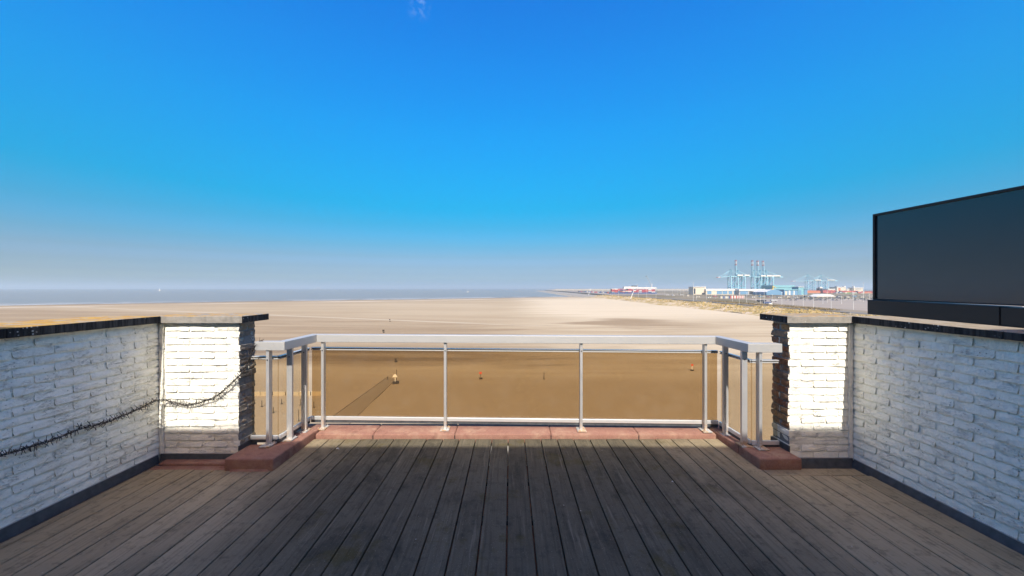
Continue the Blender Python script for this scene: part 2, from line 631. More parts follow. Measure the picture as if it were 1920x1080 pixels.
def mat_sea():
    t = NT("sea_water")
    x, y, z = t.xyz()
    n = t.noise(1.0, 4, .6, stretch=(.002, .02, 1))
    c = t.mix(n, (.165, .18, .17), (.205, .215, .20))
    sd = t.math("SUBTRACT", y, t.math("ADD", t.math("MULTIPLY", x, .594), 955.0))
    sdj = t.math("ADD", sd, t.math("MULTIPLY", t.math("SUBTRACT", t.noise(1.0, 3, .5, stretch=(.008, .008, 1)), .5), 40.0))
    shal = t.step(sdj, 10, 260, 1, 0)
    c = t.mix(t.math("MULTIPLY", shal, .6), c, (.20, .19, .165))
    for (a, w_, k) in ((12, 5, .85), (48, 4, .6), (95, 5, .45)):
        f = t.step(t.math("ABSOLUTE", t.math("SUBTRACT", sdj, a)), w_ * .5, w_ * 1.6, 1, 0)
        f = t.math("MULTIPLY", f, t.step(t.noise(1.0, 4, .6, stretch=(.02, .004, 1)), .42, .56))
        c = t.mix(t.math("MULTIPLY", f, k), c, (.75, .77, .76))
    t.set(c, .5, 0, .28)
    t.bump(t.noise(1.0, 5, .6, stretch=(.05, .22, 1)), .12, .5)
    return t.mat


def mat_ground():
    t = NT("harbour_gravel_ground")
    x, y, z = t.xyz()
    n = t.noise(1.0, 5, .6, stretch=(.012, .02, 1))
    c = t.mix(n, (.165, .135, .092), (.285, .240, .175))
    green = t.math("MULTIPLY", t.step(t.noise(1.0, 4, .6, stretch=(.01, .008, 1)), .42, .6), t.step(y, 420, 560))
    c = t.mix(t.math("MULTIPLY", green, .8), c, t.mix(t.noise(.15, 4), (.105, .092, .048), (.155, .125, .068)))
    c = t.mix(t.math("MULTIPLY", t.step(t.noise(.12, 5, .7), .5, .72), .45), c, (.09, .08, .06))
    t.set(c, .95, 0, .1)
    t.bump(t.noise(.4, 4), .3, .3)
    return t.mat


def mat_dune():
    t = NT("dune_sand_and_straw")
    n = t.noise(.11, 5, .65)
    fine = t.noise(.7, 4, .6)
    c = t.mix(t.step(n, .44, .56), (.49, .395, .285), t.mix(fine, (.36, .27, .105), (.27, .20, .075)))
    c = t.mix(t.math("MULTIPLY", t.step(t.noise(.5, 4, .7), .58, .7), .6), c, (.12, .10, .045))
    t.set(c, .95, 0, .1)
    t.bump(t.noise(.8, 4), .6, .5)
    return t.mat


def mat_panel():
    t = NT("dark_blue_glass_panel")
    t.set(t.mix(t.noise(1.2, 3), (.010, .024, .036), (.013, .029, .042)), t.step(t.noise(4, 4), .3, .7, .10, .15), 0, .5)
    t.put(t.b.inputs["IOR"], 1.75)
    return t.mat


def mat_rust_steel(name, c):
    return plain(name, c, .55, .2, .2, 6)


M = dict(
    paint=mat_paint(),
    bare_r=mat_bare("bare_orange_brick", [(.58, .26, .11), (.36, .17, .10), (.62, .36, .17), (.32, .23, .17), (.52, .30, .17)], (.27, .26, .25), .56),
    bare_l=mat_bare("weathered_grey_brick", [(.36, .31, .25), (.44, .34, .24), (.30, .265, .22), (.50, .39, .28)], (.55, .52, .45), .52),
    grey_mortar=plain("grey_mortar", (.24, .23, .215), .95, 0, .35, 40),
    coping=mat_coping("lichened_concrete_coping", (.30, .275, .235), (.20, .185, .16)),
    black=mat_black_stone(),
    zinc=plain("dull_lead_flashing", (.075, .080, .085), .55, .2, .6, 22, .4), pale_edge=plain("pale_edge_strip", (.42, .41, .38), .9, 0, .3, 30),
    deck=mat_deck(),
    felt=mat_felt(),
    seam=plain("bitumen_seam", (.03, .02, .02), .8),
    metal=mat_metal("brushed_aluminium", (.53, .515, .48), .6, .55),
    steel=mat_metal("stainless_post", (.68, .655, .615), .52, .75),
    channel=mat_metal("glazing_channel", (.74, .72, .68), .32, .5, False),
    rubber=plain("black_gasket", (.012, .012, .013), .6),
    glass=mat_glass("bronze_tinted_glass", (.62, .455, .255)),
    glass_lite=mat_glass("pale_bronze_glass", (.84, .74, .57)),
    panel=mat_panel(),
    black_frame=plain("black_coated_aluminium", (.010, .011, .014), .42, 0, .2, 3, .4),
    wire=plain("dark_wire", (.035, .030, .026), .6, .1, .4, 50),
    white_wall=plain("white_rendered_wall", (.74, .70, .63), .85, 0, .05, 2),
    window=plain("dark_window_glass", (.02, .025, .03), .08, 0, .2, 1, .6),
    beach=mat_beach(), sea=mat_sea(), ground=mat_ground(), dune=mat_dune(),
)

# ================================================================== TERRAIN AND WATER
BZ, SZ, HZ = -20.5, -22.5, -18.0


def sstep(t, a, b):
    t = max(0.0, min(1.0, (t - a) / (b - a)))
    return t * t * (3 - 2 * t)


def shore(x):
    return 955.0 + .594 * x + 14 * math.sin(x * .011) + 6 * math.sin(x * .037)


def build_beach():
    v, f = [], []
    xs = [-1500 + i * 18 for i in range(106)]
    NY = 90
    for x in xs:
        ys = max(60.0, shore(x))
        for j in range(NY + 1):
            t = j / NY
            y = 2.0 + (ys + 70 - 2.0) * t ** 1.7
            s = ys - y
            z = BZ - (2.0) * sstep(300 - s, 0, 300) if s > 0 else SZ - .012 * (-s)
            if y < 160:
                z += .10 * math.sin(x * .21 + y * .05) * math.sin(y * .33)
            v.append((x, y, z))
    n = NY + 1
    for i in range(len(xs) - 1):
        for j in range(NY):
            a = i * n + j
            f.append((a, a + n, a + n + 1, a + 1))
    me = bpy.data.meshes.new("beach")
    me.from_pydata(v, [], f)
    me.materials.append(M["beach"])
    me.polygons.foreach_set("use_smooth", [True] * len(f))
    tag(link("beach", me), "wide pale sand beach with damp brown flats below the terrace", None, None, "structure")


build_beach()

m = MB()
ring = [200, 700, 1500, 3500, 9000, 40000]
for a, b in zip(ring, ring[1:]):
    n0 = len(m.v)
    m.v += [(-45000, a, SZ), (45000, a, SZ), (45000, b, SZ), (-45000, b, SZ)]
    m.f.append((n0, n0 + 1, n0 + 2, n0 + 3))
    m.m.append(0)
tag(m.build("sea", M["sea"]), "calm grey blue sea reaching the hazy horizon", None, None, "structure")

# harbour ground behind the dune and out to the quays
m = MB()
m.v += [(225, 40, HZ), (3200, 40, HZ), (3200, 2900, HZ), (330, 2900, HZ), (245, 1250, HZ)]
m.f.append((0, 1, 2, 3, 4))
m.m.append(0)
m.v += [(225, 40, BZ - 3), (3200, 40, BZ - 3), (3200, 2900, SZ - 2), (330, 2900, SZ - 2), (245, 1250, SZ - 2)]
for k in range(5):
    j = (k + 1) % 5
    m.f.append((k, j, 5 + j, 5 + k))
    m.m.append(0)
tag(m.build("harbour_ground", M["ground"]), "grey brown harbour ground behind the dune", None, None, "structure")


def dune_h(x, y):
    """height of the dune over the beach"""
    w = 6 * math.sin(y * .021) + 4 * math.sin(y * .057 + 1)
    foot = 196 + w
    crest = 226 + w * .5
    back = 256
    if x < foot or x > back:
        return 0.0
    if x < crest:
        h = sstep(x, foot, crest) * 3.7
    else:
        h = 2.3 + (1 - sstep(x, crest, back)) * 1.4
    h *= (1 + .20 * math.sin(y * .045 + x * .05) + .16 * math.sin(y * .11 - x * .13) + .12 * math.sin(y * .23 + x * .31))
    return max(0, h) * sstep(y, 1060, 960)  if y > 960 else max(0, h)


v, f = [], []
xs = [186 + 2.6 * i for i in range(29)]
ys = [90 + 4.2 * (j ** 1.13) for j in range(130)]
for x in xs:
    for y in ys:
        edge = BZ - .4 + dune_h(x, y) + .4 * sstep(x, 186, 198) + (0 if x < 256 else 2.55)
        v.append((x, y, edge))
n = len(ys)
for i in range(len(xs) - 1):
    for j in range(n - 1):
        a = i * n + j
        f.append((a, a + n, a + n + 1, a + 1))
me = bpy.data.meshes.new("dune_ridge")
me.from_pydata(v, [], f)
me.materials.append(M["dune"])
me.polygons.foreach_set("use_smooth", [True] * len(f))
tag(link("dune_hill", me), "low sand dune ridge between beach and harbour", None, None, "structure")

# marram grass on the dune: thousands of small tufts, one mass
v, f, mi = [], [], []
for k in range(5200):
    y = 240 + 720 * R.random() ** 1.5
    x = R.choice([R.gauss(228, 12), R.gauss(222, 14), R.uniform(198, 254)])
    if not 196 < x < 255:
        continue
    if x < 208 and R.random() < .55:
        continue
    z = BZ + dune_h(x, y) - .15
    hh = R.uniform(.6, 1.6) * (.75 if x < 210 else 1)
    col = 0 if R.random() < .62 else (1 if R.random() < .55 else 2)
    for q in range(4):
        a = R.uniform(0, 6.28)
        r = R.uniform(.25, .8)
        b = len(v)
        px_, py_ = x + .3 * math.cos(a), y + .3 * math.sin(a)
        v += [(px_ - .22 * math.sin(a), py_ + .22 * math.cos(a), z), (px_ + .22 * math.sin(a), py_ - .22 * math.cos(a), z),
              (px_ + r * math.cos(a) + .6 * hh * .5, py_ + r * math.sin(a), z + hh)]
        f.append((b, b + 1, b + 2))
        mi.append(col)
me = bpy.data.meshes.new("marram_grass")
me.from_pydata(v, [], f)
for nm, c in (("straw_grass", (.47, .345, .14)), ("pale_grass", (.30, .24, .10)), ("green_grass", (.085, .075, .03))):
    me.materials.append(plain(nm, c, .9, 0, .2, .3))
me.polygons.foreach_set("material_index", mi)
tag(link("marram_grass", me), "straw coloured marram grass tufts over the dune", None, None, "stuff")

YBACK = -3.5
ZTOP = 3.62 - YBACK - .3        # front of the taller block behind the terrace
# ================================================================== THE BUILDING UNDER AND BEHIND THE TERRACE
bld = thing("apartment_building", "white apartment building under and behind the roof terrace", "building", (0, -3, BZ))
m = MB()
m.box(-9, 9, -16, 3.30, BZ - .2, -.09)
m.box(-2.22, 2.26, 3.30, 4.07, BZ - .2, -.09)
m.build("building_body", M["white_wall"], bld)
m = MB()
m.box(-14, -1.6, -16, YBACK, -.085, ZTOP)
m.box(1.6, 14, -16, YBACK, -.085, ZTOP)
m.box(-1.6, 1.6, -16, YBACK, 2.35, ZTOP)
m.build("rear_wall", M["white_wall"], bld)
MB().box(-14.1, 14.1, -16, YBACK + .12, ZTOP + .004, 3.62 - YBACK - .12).build("roof_slab", M["white_wall"], bld)
for z in (2.9,):
    for x in (-9, -5, -1, 3, 7):
        w_ = MB().box(x, x + 2, YBACK + .004, YBACK + .05, z, z + 1.6).build("window", M["black_frame"], bld)
        MB().box(x + .06, x + 1.94, YBACK + .051, YBACK + .06, z + .06, z + 1.54).build("pane", M["window"], w_)
for x0, x1 in ((-1.55, -.03), (.03, 1.55)):
    fr = MB().box(x0, x1, YBACK - .18, YBACK - .12, -.02, .08).box(x0, x1, YBACK - .18, YBACK - .12, 2.24, 2.34).box(x0, x0 + .08, YBACK - .18, YBACK - .12, .081, 2.239).box(x1 - .08, x1, YBACK - .18, YBACK - .12, .081, 2.239).build("door", M["black_frame"], bld)
    MB().box(x0 + .08, x1 - .08, YBACK - .16, YBACK - .14, .08, 2.24).build("pane", M["window"], fr)

# roofing felt under the deck, seen in the gaps along the walls
m = MB()
m.box(-3.06, 3.0, YBACK + .002, 3.34, -.085, -.058)
tag(m.build("terrace_roof", M["felt"]), "dark red roofing felt under the deck boards", None, None, "structure")

# ================================================================== DECK
deck = bpy.data.objects.new("deck", None)
COL.objects.link(deck)
deck["org"] = (0.0, 0.0, 0.0)
tag(deck, "weathered grey brown deck of long boards running to the railing", None, None, "structure")
PITCH = .1615
for k in range(-19, 18):
    xa = -.02 + PITCH * k + .003
    xb = xa + PITCH - .0085
    xa, xb = max(xa, -2.992), min(xb, 2.905)
    if xb - xa < .03:
        continue
    y1 = 3.79
    if xa < -2.0:
        y1 = 3.148
    elif xa > 2.05:
        y1 = 3.050
    bd = MB().cbox(xa, xb, YBACK + .02, y1 + R.uniform(-.004, .004), -.028 + R.uniform(-.001, .001), R.uniform(-.0012, .0012), .003)
    bd.build("board", M["deck"], deck)
MB().cbox(2.085, 2.86, 3.057, 3.172, -.03, -.002, .003).build("board", M["deck"], deck)
for y in (0.1, .7, 1.3, 1.9, 2.5, 3.0):
    MB().box(-2.95, 2.86, y, y + .06, -.0575, -.0295).build("joist", M["black_frame"], deck)

# ================================================================== BRICKWORK
def wall_brick(L, H, D, seed, nx=4, nz=3):
    """front face at local y = 0 (facing -y), runs along local x; ~52 triangles"""
    r = random.Random(seed)
    v, f = [], []
    tilt = r.uniform(-.0022, .0022)
    for j in range(nz + 1):
        for i in range(nx + 1):
            x, z = L * i / nx, H * j / nz
            edge = i in (0, nx) or j in (0, nz)
            y = r.uniform(-.0035, .0035) + tilt * (i / nx - .5) * 2
            if edge:
                y += .0012
                x += r.uniform(-.0025, .0025)
                z += r.uniform(-.0028, .0024)
            if i in (0, nx) and j in (0, nz):
                y += .001
                x += .004 if i == 0 else -.004
            v.append((x, y - (.003 if j == 1 and not edge else 0), z))
    for j in range(nz):
        for i in range(nx):
            a = j * (nx + 1) + i
            f.append((a, a + 1, a + nx + 2, a + nx + 1))
    for i in range(nx + 1):
        x, y, z = v[i]
        v[i] = (x, y - .0055, z)
        x, y, z = v[nz * (nx + 1) + i]
        v[nz * (nx + 1) + i] = (x, y + .0055, z)
    per = [i for i in range(nx + 1)] + [(j + 1) * (nx + 1) - 1 for j in range(1, nz + 1)] + \
          [nz * (nx + 1) + i for i in range(nx - 1, -1, -1)] + [j * (nx + 1) for j in range(nz - 1, 0, -1)]
    b, q = len(v), len(per)
    for p in per:
        v.append(v[p])
    for p in per:
        x, y, z = v[p]
        v.append((x, D, z))
    for k in range(q):
        j = (k + 1) % q
        f.append((b + j, b + k, b + q + k, b + q + j))
    return v, f


def brick_mesh(L, H, D, seed, mats, nx=4):
    v, f = wall_brick(L, H, D, seed, nx)
    me = bpy.data.meshes.new("brick")
    me.from_pydata(v, [], f)
    for m_ in mats:
        me.materials.append(m_)
    me.polygons.foreach_set("use_smooth", [True] * len(f))
    me.update()
    return me


def rough_block(L, D, H, seed, mats, side, paint_side):
    """end brick of a pillar: painted front (-y), bare opening side (side = +1 or -1 along x)"""
    r = random.Random(seed)
    bm = bmesh.new()
    bmesh.ops.create_cube(bm, size=1.0)
    bmesh.ops.subdivide_edges(bm, edges=bm.edges[:], cuts=2, use_grid_fill=True)
    for vt in bm.verts:
        e = sum(1 for c in vt.co if abs(abs(c) - .5) < 1e-4)
        pull = .0028 * (e - 1) + r.uniform(-.0035, .0055)
        x, y, z = vt.co
        vt.co = Vector((L * (x + .5), D * (y + .5), H * (z + .5)))
        c = Vector((L / 2, D / 2, H / 2)) - vt.co
        if abs(x * 2 - side) < 1e-3:
            vt.co.x += side * r.uniform(-.010, .016)
        vt.co += c.normalized() * pull + Vector((r.uniform(-.003, .003), r.uniform(-.002, .002), r.uniform(-.002, .002)))
    for fc in bm.faces:
        fc.normal_update()
        fc.smooth = True
        fc.material_index = 0 if (fc.normal.y < -.6 or paint_side) else 1
    for e in bm.edges:
        if len(e.link_faces) == 2 and e.calc_face_angle(0) > .9:
            e.smooth = False
    me = bpy.data.meshes.new("brick")
    bm.to_mesh(me)
    bm.free()
    for m_ in mats:
        me.materials.append(m_)
    return me


COPB, COPT = 1.198, 1.258      # underside and top of the copings
BL = .218                      # brick and joint


def side_wall(sgn, face, z0, label, y_from=YBACK + .003, y_to=3.33):
    """parapet running along y; face = x of the brick faces, sgn = -1 left wall (faces +x)"""
    wall = thing("parapet_wall", label, "wall", (face, 1.5, 0))
    NC = 19
    pitch = (COPB - .012 - z0) / NC
    out = face + sgn * .40
    # core, 9 mm behind the brick faces
    a, b = face + sgn * .0065, out
    MB().box(min(a, b), max(a, b), y_from, y_to + .20, -.084, COPB - .002).build("mortar_bed", M["paint"], wall)
    H = pitch - .009
    vs = [brick_mesh(BL - .006, H, .008, s + (0 if sgn < 0 else 50), [M["paint"]]) for s in range(14)]
    half = [brick_mesh(BL / 2 - .006, H, .008, s + 200, [M["paint"]], 2) for s in range(4)]
    rest = MB()
    y_vis = 1.95
    for c in range(NC):
        z = z0 + pitch * c
        y = y_to - .004
        first = True
        while y > y_from:
            ln = BL
            me = R.choice(vs)
            if first and c % 2:
                ln, me = BL / 2, R.choice(half)
            first = False
            ln2 = ln
            yb = y - ln2
            dx = R.uniform(-.002, .002)
            zz = z + R.uniform(-.0015, .0015)
            if y > y_vis:
                if sgn < 0:
                    o = link("brick", me, wall, (face + dx, yb, zz), rad(90))
                else:
                    o = link("brick", me, wall, (face + dx, y, zz), rad(-90))
            else:
                x0_, x1_ = sorted((face + dx, face + sgn * .0088))
                rest.cbox(x0_, x1_, max(yb, y_from) + .0095, y, zz, zz + H, .002)
            y = yb
    s_ = rest.build("brick_courses", M["paint"], wall)
    s_["kind"] = "stuff"
    return wall


WL, WR = -3.06, 2.985
left_wall = side_wall(-1, WL, .056, "white painted brick parapet wall with orange lichened coping and spiky garland along it")
right_wall = side_wall(1, WR, .018, "white painted brick parapet wall under the dark glass panel")


def coping_strip(parent, xi, xo, segs, drop):
    """coping stones of a side wall; the top falls slightly towards the camera on the right"""
    for (ya, yb) in segs:
        def zt(y):
            return COPT - drop * min(2.2, 3.28 - y)
        m_ = MB().quad_box([(xi, ya, COPB - drop * .3 * min(2.2, 3.28 - ya)), (xo, ya, COPB), (xo, yb, COPB), (xi, yb, COPB - drop * .3 * min(2.2, 3.28 - yb)),
                            (xi, ya, zt(ya)), (xo, ya, zt(ya) + .004), (xo, yb, zt(yb) + .004), (xi, yb, zt(yb))])
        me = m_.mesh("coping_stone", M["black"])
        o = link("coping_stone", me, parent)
        md = o.modifiers.new("edge", "BEVEL")
        md.width = .005
        md.segments = 2


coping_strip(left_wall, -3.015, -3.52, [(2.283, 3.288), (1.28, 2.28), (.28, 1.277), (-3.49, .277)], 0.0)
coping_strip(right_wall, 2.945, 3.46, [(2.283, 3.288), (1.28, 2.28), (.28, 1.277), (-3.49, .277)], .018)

# flashing and corner joints of the side walls
MB().quad_box([(WL, -3.49, -.02), (WL + .022, -3.49, -.02), (WL + .022, 3.305, -.02), (WL, 3.305, -.02),
               (WL, -3.49, .054), (WL + .006, -3.49, .054), (WL + .006, 3.305, .054), (WL, 3.305, .054)]).build("flashing", M["zinc"], left_wall)
MB().quad_box([(WR, -3.49, -.084), (WR - .05, -3.49, -.084), (WR - .05, 3.305, -.084), (WR, 3.305, -.084),
               (WR, -3.49, .016), (WR - .008, -3.49, .016), (WR - .008, 3.305, .016), (WR, 3.305, .016)]).build("flashing", M["zinc"], right_wall)


MB().box(WL + .0005, WL + .0085, -3.49, 3.30, .0545, .0605).build("flashing_edge", M["pale_edge"], left_wall)  # thin pale strip along the top edge of the flashing
MB().box(WR - .0105, WR - .0005, -3.49, 3.30, .0165, .0225).build("flashing_edge", M["pale_edge"], right_wall)


def wavy_strip(x, y, z0, z1, w, d):
    m_ = MB()
    n_ = 26
    for i in range(n_):
        za, zb = z0 + (z1 - z0) * i / n_, z0 + (z1 - z0) * (i + 1) / n_
        o1 = R.uniform(-.003, .003)
        m_.box(x - w / 2 + o1, x + w / 2 + R.uniform(-.004, .004), y - d + R.uniform(0, .003), y + .004, za, zb + .0004 * (i % 2) - .0006)
    return m_


def pillar(sgn, xin, xout, z0, label):
    """sgn -1: left pillar, opening on its +x side. xin = opening side, xout = wall corner"""
    YF, YB = 3.33, 3.545
    p = thing("brick_pillar", label, "pillar", ((xin + xout) / 2, 3.44, 0))
    NC = 19
    pitch = (COPB - .012 - z0) / NC
    H = pitch - .009
    lo, hi = min(xin, xout), max(xin, xout)
    bare = M["bare_l"] if sgn < 0 else M["bare_r"]
    ins = .009
    MB().box(lo + (ins if sgn > 0 else 0), hi - (ins if sgn < 0 else 0), YF + ins, YB - .006, -.084, COPB - .002).build("mortar_core", M["grey_mortar"], p)
    # painted joints on the front
    MB().box(lo + (ins + .004 if sgn > 0 else 0), hi - (ins + .004 if sgn < 0 else 0), YF + .0055, YF + ins - .0005, -.03, COPB - .004).build("mortar_joint", M["paint"], p)
    mats = [M["paint"], bare]
    vs = [brick_mesh(BL - .006, H, .008, s + 400, [M["paint"]]) for s in range(8)]
    hs = [brick_mesh(BL / 2 - .006, H, .008, s + 450, [M["paint"]], 2) for s in range(4)]
    ends = {}
    for pv in (0, 1):
        ends[pv] = ([rough_block(BL - .0095, .098, H, s + 500, mats, sgn, pv) for s in range(5)],
                    [rough_block(.098, YB - YF, H, s + 540, mats, sgn, pv) for s in range(5)])
    for c in range(NC):
        z = z0 + pitch * c + R.uniform(-.001, .001)
        pv = 1 if (sgn > 0 and c < 4) else 0
        dirx = -1 if sgn < 0 else 1         # from the opening towards the wall
        x = xin
        jx = R.uniform(-.007, .007)
        if c % 2 == 0:
            # stretcher end: two headers show on the opening side
            L = BL - .006
            for yy in (YF, YB - .098):
                o = link("brick", R.choice(ends[pv][0]), p, ((x - L if sgn < 0 else x) + jx + R.uniform(-.003, .003), yy + R.uniform(-.002, .002), z))
            x += dirx * BL
        else:
            o = link("brick", R.choice(ends[pv][1]), p, ((x - .098 if sgn < 0 else x) + jx, YF + R.uniform(-.002, .002), z))
            x += dirx * (BL / 2)
        while abs(xout - x) > .03:
            left = abs(xout - x)
            if left > BL - .02:
                ln, me = BL, R.choice(vs)
            else:
                ln, me = BL / 2, R.choice(hs)
                if left < BL / 2 - .03:
                    break
            xs_ = x - ln + .006 if sgn < 0 else x
            link("brick", me, p, (xs_, YF + R.uniform(-.002, .002), z))
            x += dirx * ln
    # coping of the pillar: front face pale, opening side blackened
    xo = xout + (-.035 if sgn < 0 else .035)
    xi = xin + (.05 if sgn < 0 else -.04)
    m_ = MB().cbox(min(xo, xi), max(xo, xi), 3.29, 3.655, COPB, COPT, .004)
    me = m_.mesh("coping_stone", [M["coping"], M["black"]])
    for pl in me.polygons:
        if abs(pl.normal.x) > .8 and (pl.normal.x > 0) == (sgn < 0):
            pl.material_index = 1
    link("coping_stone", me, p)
    if sgn < 0:
        MB().quad_box([(lo, YF, -.002), (lo, YF - .02, -.002), (hi + .012, YF - .02, -.002), (hi + .012, YF, -.002),
                       (lo, YF, .056), (lo, YF - .008, .056), (hi + .006, YF - .008, .056), (hi + .006, YF, .056)]).build("flashing", M["zinc"], p)
        MB().box(hi + .001, hi + .012, YF - .018, YB, .03, .125).build("flashing", M["zinc"], p)
    else:
        MB().quad_box([(lo - .005, YF, -.084), (lo - .005, YF - .05, -.084), (hi, YF - .05, -.084), (hi, YF, -.084),
                       (lo - .005, YF, .018), (lo - .005, YF - .010, .018), (hi, YF - .010, .018), (hi, YF, .018)]).build("flashing", M["zinc"], p)
        MB().box(lo - .012, lo - .001, YF - .018, YB, .03, .125).build("flashing", M["zinc"], p)
    zs_ = .0565 if sgn < 0 else .0185
    MB().box(lo + .01, hi - .01, YF - .011, YF - .0005, zs_, zs_ + .006).build("flashing_edge", M["pale_edge"], p)  # same pale strip above the pillar's flashing
    return p


lp = pillar(-1, -2.366, -3.046, .056, "white brick pillar with dark grey side at the left end of the railing")
rp = pillar(1, 2.430, 2.978, .018, "white brick pillar with bare orange brick side at the right end of the railing")
wavy_strip(-3.040, 3.326, .06, COPB - .01, .030, .010).build("corner_joint", M["paint"], lp)
wavy_strip(2.966, 3.326, .02, COPB - .01, .034, .010).build("corner_joint", M["paint"], rp)

# ================================================================== RED FELT KERBS
kerb = thing("roof_kerb", "red felt covered kerb carrying the railing posts around the terrace edge", "kerb", (0, 3.9, -.03))


def felt_piece(m_, pts_bottom, h_list, parent, name="felt_sheet"):
    me = m_.mesh(name, M["felt"])
    o = link(name, me, parent)
    md = o.modifiers.new("edge", "BEVEL")
    md.width = .014
    md.segments = 3
    me.polygons.foreach_set("use_smooth", [True] * len(me.polygons))
    return o


def slab(x0, x1, y0, y1, zb, z00, z10, z11, z01):
    return MB().quad_box([(x0, y0, zb), (x1, y0, zb), (x1, y1, zb), (x0, y1, zb), (x0, y0, z00), (x1, y0, z10), (x1, y1, z11), (x0, y1, z01)])


xs_front = [-1.945, -1.37, -.555, .405, 1.28, 2.055]
for a, b in zip(xs_front, xs_front[1:]):
    dz = R.uniform(-.002, .002)
    me_ = slab(a + .0008, b - .0008, 3.795, 4.06, -.05, .045 + dz, .045 + dz, .058 + dz, .058 + dz)
    felt_piece(me_, None, None, kerb)
MB().box(-1.94, 2.05, 3.80, 4.05, -.05, .030).build("seam", M["seam"], kerb)
# returns along the sides, rising a little towards the pillars
felt_piece(slab(-2.24, -1.948, 3.45, 4.06, -.05, .088, .088, .060, .060), None, None, kerb)
felt_piece(slab(-2.352, -1.946, 3.128, 3.448, -.012, .098, .098, .089, .089), None, None, kerb)
felt_piece(slab(-2.30, -1.98, 3.115, 3.3, -.056, .012, .012, .012, .012), None, None, kerb)
felt_piece(slab(2.058, 2.27, 3.45, 4.06, -.05, .080, .080, .058, .058), None, None, kerb)
felt_piece(slab(2.060, 2.412, 3.150, 3.448, -.02, .090, .090, .081, .081), None, None, kerb)
# felt strips before the left pillar
felt_piece(slab(-3.02, -2.28, 3.155, 3.24, -.056, -.010, -.010, -.008, -.008), None, None, kerb)
felt_piece(slab(-2.99, -2.32, 3.238, 3.315, -.056, .014, .014, .016, .016), None, None, kerb)
felt_piece(slab(-3.05, -3.0, -3.49, 3.2, -.056, -.022, -.026, -.026, -.022), None, None, kerb)

# ================================================================== RAILING
rail = thing("balcony_railing", "metal balcony railing with bronze tinted glass panes between the two pillars", "railing", (0, 3.9, 0))
FL, FR = (-1.985, 3.905), (2.065, 3.838)        # front rail, centre line of the face
NL, NR = (-2.005, 3.385), (2.085, 3.345)         # near corners of the returns
RT, RB = 1.022, .945                              # rail top and underside (left); 1 cm lower on the right


def prism(pts, z0l, z1l):
    """closed outline in plan (4 points), per-point bottom and top heights"""
    return MB().quad_box([(p[0], p[1], z0l[i]) for i, p in enumerate(pts)] + [(p[0], p[1], z1l[i]) for i, p in enumerate(pts)])


def bev(o, w=.003, s=2):
    md = o.modifiers.new("edge", "BEVEL")
    md.width = w
    md.segments = s
    return o


W_ = .085
zl, zr = (RB, RT), (RB - .012, RT - .012)
# front handrail, mitred into the returns (joints 1 mm apart)
pts = [(FL[0] + .001, FL[1]), (FR[0] - .001, FR[1]), (FR[0] + W_ - .001, FR[1] + W_), (FL[0] - W_ + .001, FL[1] + W_)]
bev(prism(pts, [zl[0], zr[0], zr[0], zl[0]], [zl[1], zr[1], zr[1], zl[1]]).build("handrail", M["metal"], rail))
# left return
pts = [(NL[0], NL[1] + .001), (FL[0], FL[1]), (FL[0] - W_, FL[1] + W_), (NL[0] - W_, NL[1] + W_ + .001)]
bev(prism(pts, [zl[0]] * 4, [zl[1]] * 4).build("handrail", M["metal"], rail))
pts = [(-2.272, NL[1]), (NL[0], NL[1]), (NL[0] - W_, NL[1] + W_), (-2.272, NL[1] + W_)]
bev(prism(pts, [zl[0]] * 4, [zl[1]] * 4).build("handrail", M["metal"], rail))
# right return
pts = [(FR[0], FR[1]), (NR[0], NR[1] + .001), (NR[0] + W_, NR[1] + W_ + .001), (FR[0] + W_, FR[1] + W_)]
bev(prism(pts, [zr[0]] * 4, [zr[1]] * 4).build("handrail", M["metal"], rail))
pts = [(NR[0], NR[1]), (2.386, NR[1]), (2.386, NR[1] + W_), (NR[0] + W_, NR[1] + W_)]
bev(prism(pts, [zr[0]] * 4, [zr[1]] * 4).build("handrail", M["metal"], rail))


def post(x, y, wx, wy, zb, zt, plate):
    p_ = bev(MB().box(x - wx / 2, x + wx / 2, y, y + wy, zb + .008, zt).build("post", M["steel"], rail), .002)
    px0, px1, py0, py1 = plate
    bp = bev(MB().box(x + px0, x + px1, y + py0, y + py1, zb - .004, zb + .0075).build("base_plate", M["metal"], p_), .002)
    bp.location = Vector((0, 0, 0))
    for (bx, by) in ((px0 + .018, py0 + .018), (px1 - .018, py1 - .018)):
        MB().bar((x + bx, y + by, zb + .0077), (x + bx, y + by, zb + .016), .007).build("bolt", M["steel"], p_)
    k_ = MB().bar((x, y - .004, .858), (x, y + .001, .858), .006)
    o = k_.build("screw", M["rubber"], p_)
    o.location = Vector((0, 0, 0))
    return p_


# children of a post keep world coordinates: the post sits at the railing's own offset
def yfront(x):
    return FL[1] + (FR[1] - FL[1]) * (x - FL[0]) / (FR[0] - FL[0])


for x, zb in ((-1.935, .056), (-.668, .054), (.722, .054), (1.978, .054)):
    post(x, yfront(x) + .018, .027, .05, zb, RB - .0015 - .003 * (x + 2), (-.045, .045, -.045, .075))
for x, y, zb, zt in ((-2.060, 3.80, .072, RB), (-2.062, 3.555, .088, RB), (2.112, 3.735, .066, RB - .012), (2.105, 3.425, .084, RB - .012)):
    post(x, y, .05, .027, zb, zt - .0015, (-.075, .045, -.045, .065) if x < 0 else (-.045, .075, -.045, .065))
post(-2.165, NL[1] + .012, .027, .05, .098, RB - .0015, (-.045, .045, -.05, .075))
post(2.205, NR[1] + .012, .027, .05, .090, RB - .0135, (-.045, .045, -.05, .075))

GT, GB = .872, .118


